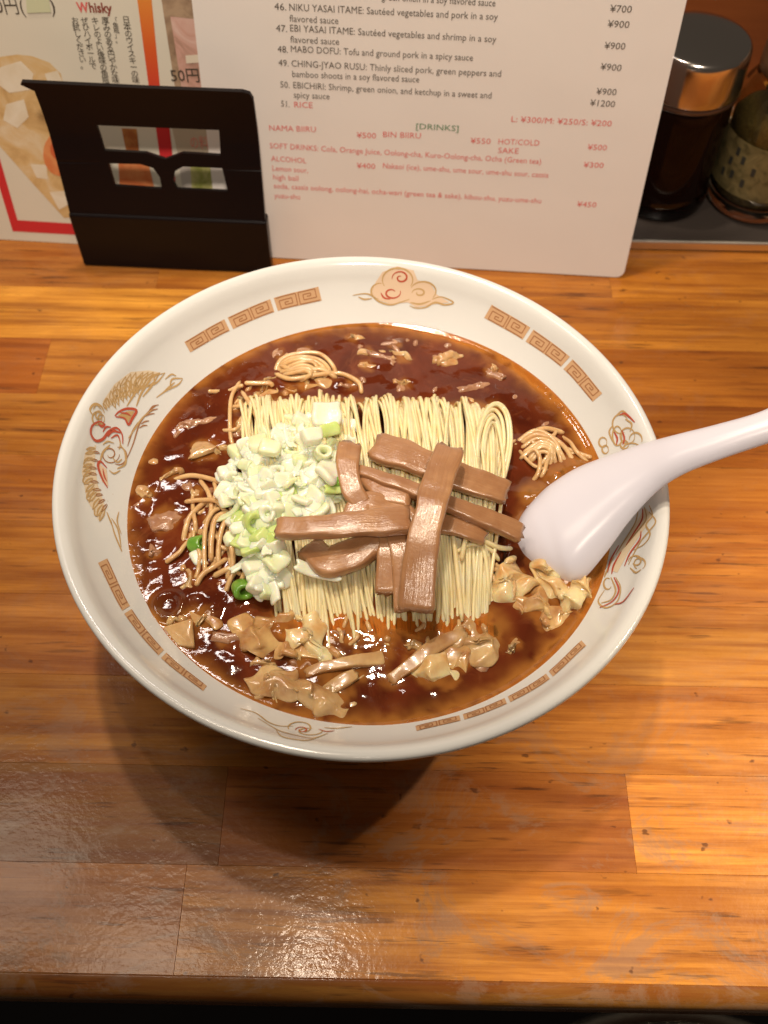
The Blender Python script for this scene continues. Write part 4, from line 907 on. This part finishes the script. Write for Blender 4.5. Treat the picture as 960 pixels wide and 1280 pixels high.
wins = [[(121, 155), (274, 161), (276, 193), (229, 190), (207, 198), (183, 190), (131, 187)], [(136, 203), (176, 204), (192, 209), (200, 220), (203, 235), (144, 231)], [(229, 207), (278, 209), (285, 238), (222, 235), (217, 226), (219, 213)]]
bm = bmesh.new()
def ring2(pts):
    vs = [bm.verts.new((u, 0, z)) for u, z in pts]; return [bm.edges.new((vs[i], vs[(i+1) % len(vs)])) for i in range(len(vs))]
wlim = Wd
out = [(.0006, .030), (wlim - .0006, .030), (wlim - .0006, .06), (wlim - .0006, ZT - .004), (wlim - .0018, ZT - .001), (wlim - .005, ZT), (.05, ZT), (-.0035, ZT + .0006), (-.0045, ZT - .0008), (.0006, ZT - .004), (.0006, .06)]
E_ = ring2(out)
for wv_ in wins:
    c = catmull([(*stand_uv(*p), 0) for p in wv_ + wv_[:1]], 1); E_ += ring2([(v.x, v.y) for v in c[:-1]])
bmesh.ops.triangle_fill(bm, edges=E_, use_beauty=True, use_dissolve=False)
for zc in [.031 + .001 * i for i in range(69)]:
    bmesh.ops.bisect_plane(bm, geom=bm.verts[:] + bm.edges[:] + bm.faces[:], plane_co=(0, 0, zc), plane_no=(0, 0, 1))
for v in bm.verts: v.co.y = pd(v.co.z)
me = bpy.data.meshes.new('panel'); bm.to_mesh(me); bm.free(); me.materials.append(BLACK)
pn = bpy.data.objects.new('panel', me); S.collection.objects.link(pn); pn.parent = std
md = pn.modifiers.new('thick', 'SOLIDIFY'); md.thickness = .0018; md.offset = 0

# ------------------------------------------------------------------ tray and bottles
tr = tag(root('condiment_tray'), 'steel condiment tray with a raised lip at the far right of the counter', 'tray')
tx0, tx1, ty0, ty1 = .118, .40, .203, .325
box('tray_base', tx0 + .003, tx1 - .003, ty0 + .003, ty1 - .003, .0008, .0022, DARKM, tr)
for nm, P in (('tray_lip', [(tx0, ty0), (tx1, ty0)]), ('tray_lip', [(tx0, ty1), (tx1, ty1)]), ('tray_lip', [(tx0, ty0), (tx0, ty1)]), ('tray_lip', [(tx1, ty0), (tx1, ty1)])):
    (xa, ya), (xb, yb) = P; box(nm, xa - .0012, xb + .0012, ya - .0012, yb + .0012, .0006 + .0002 * (xa == xb), .0062 - .0003 * (xa == xb), STEEL, tr, .0009, 2)
sc = (.1525, .2455, .0024)
so = tag(root('soy_sauce_bottle', sc), 'dark glass soy sauce bottle with a wide steel cap right of the menu', 'bottle')
lathe('glass_body', [(0, .001), (.020, .0005), (.0238, .003), (.0245, .008), (.0243, .030), (.0243, .056), (.0240, .063), (.0225, .066)], GLASSB, so, 64)
lathe('base_glass', [(.0246, .0012), (.0255, .004), (.0255, .010), (.0246, .0125)], glassm('amber_glass', (.5, .16, .09)), so, 64)
lathe('collar', [(.0236, .0632), (.0250, .0640), (.0252, .0660), (.0242, .0672)], simple('dark_collar', (.06, .03, .02), .15, Specular_IOR_Level=.8), so, 64)
lathe('cap', smp([(.0243, .0672), (.0252, .0676), (.0250, .080), (.0247, .0862), (.0238, .0886), (.0215, .0897), (.012, .0908), (0, .0912)], 3), CHROME, so, 96)
tag2 = (.2025, .2430, .0024)
sp_ = tag(root('spice_jar', tag2), 'clear glass spice jar with a worn label at the right edge of the picture', 'jar')
lathe('glass_body', smp([(0, .001), (.020, .0006), (.0238, .004), (.0245, .009), (.0243, .030), (.0243, .055), (.0232, .064), (.0190, .071), (.0165, .074), (.0165, .078)], 3) + [(.0148, .078), (.0148, .073), (.0175, .070), (.0215, .063), (.0226, .055), (.0226, .012), (.021, .006), (0, .005)], GLASS, sp_, 64)
lathe('spice', [(0, .0055), (.0205, .0065), (.0222, .012), (.0222, .050), (.018, .053), (0, .054)], noisy('ground_pepper', [(.35, (.06, .045, .018)), (.65, (.15, .11, .045))], 900, 2, 0, .9), sp_, 48)
lathe('cap', smp([(.0168, .0752), (.0185, .076), (.0185, .088), (.0175, .092), (0, .094)], 2), simple('dull_cap', (.16, .09, .05), .4), sp_, 48)
V, Fc = [], []
for i in range(17):
    a = R(175 + i * 7)
    for z in (.016, .046): V.append((.0247 * math.cos(a), .0247 * math.sin(a), z))
for i in range(16): Fc.append((2*i, 2*i+2, 2*i+3, 2*i+1))
lb = mesh('label', V, Fc, noisy('worn_label', [(.3, (.07, .06, .025)), (.5, (.16, .135, .06)), (.7, (.22, .18, .08))], 150, 4, 1), sp_)
for i, (a0, z0) in enumerate([(200, .022), (206, .030), (214, .024), (222, .034), (212, .037), (230, .022), (238, .030)]):
    V = []
    for da, dz in ((0, 0), (5, 0), (5, .0045), (0, .0045)): a = R(a0 + da); V.append((.02485 * math.cos(a), .02485 * math.sin(a), z0 + dz))
    mesh('label_mark', V, [(0, 1, 2, 3)], simple('dark_label_ink', (.03, .035, .03), .5), lb, sm=False)
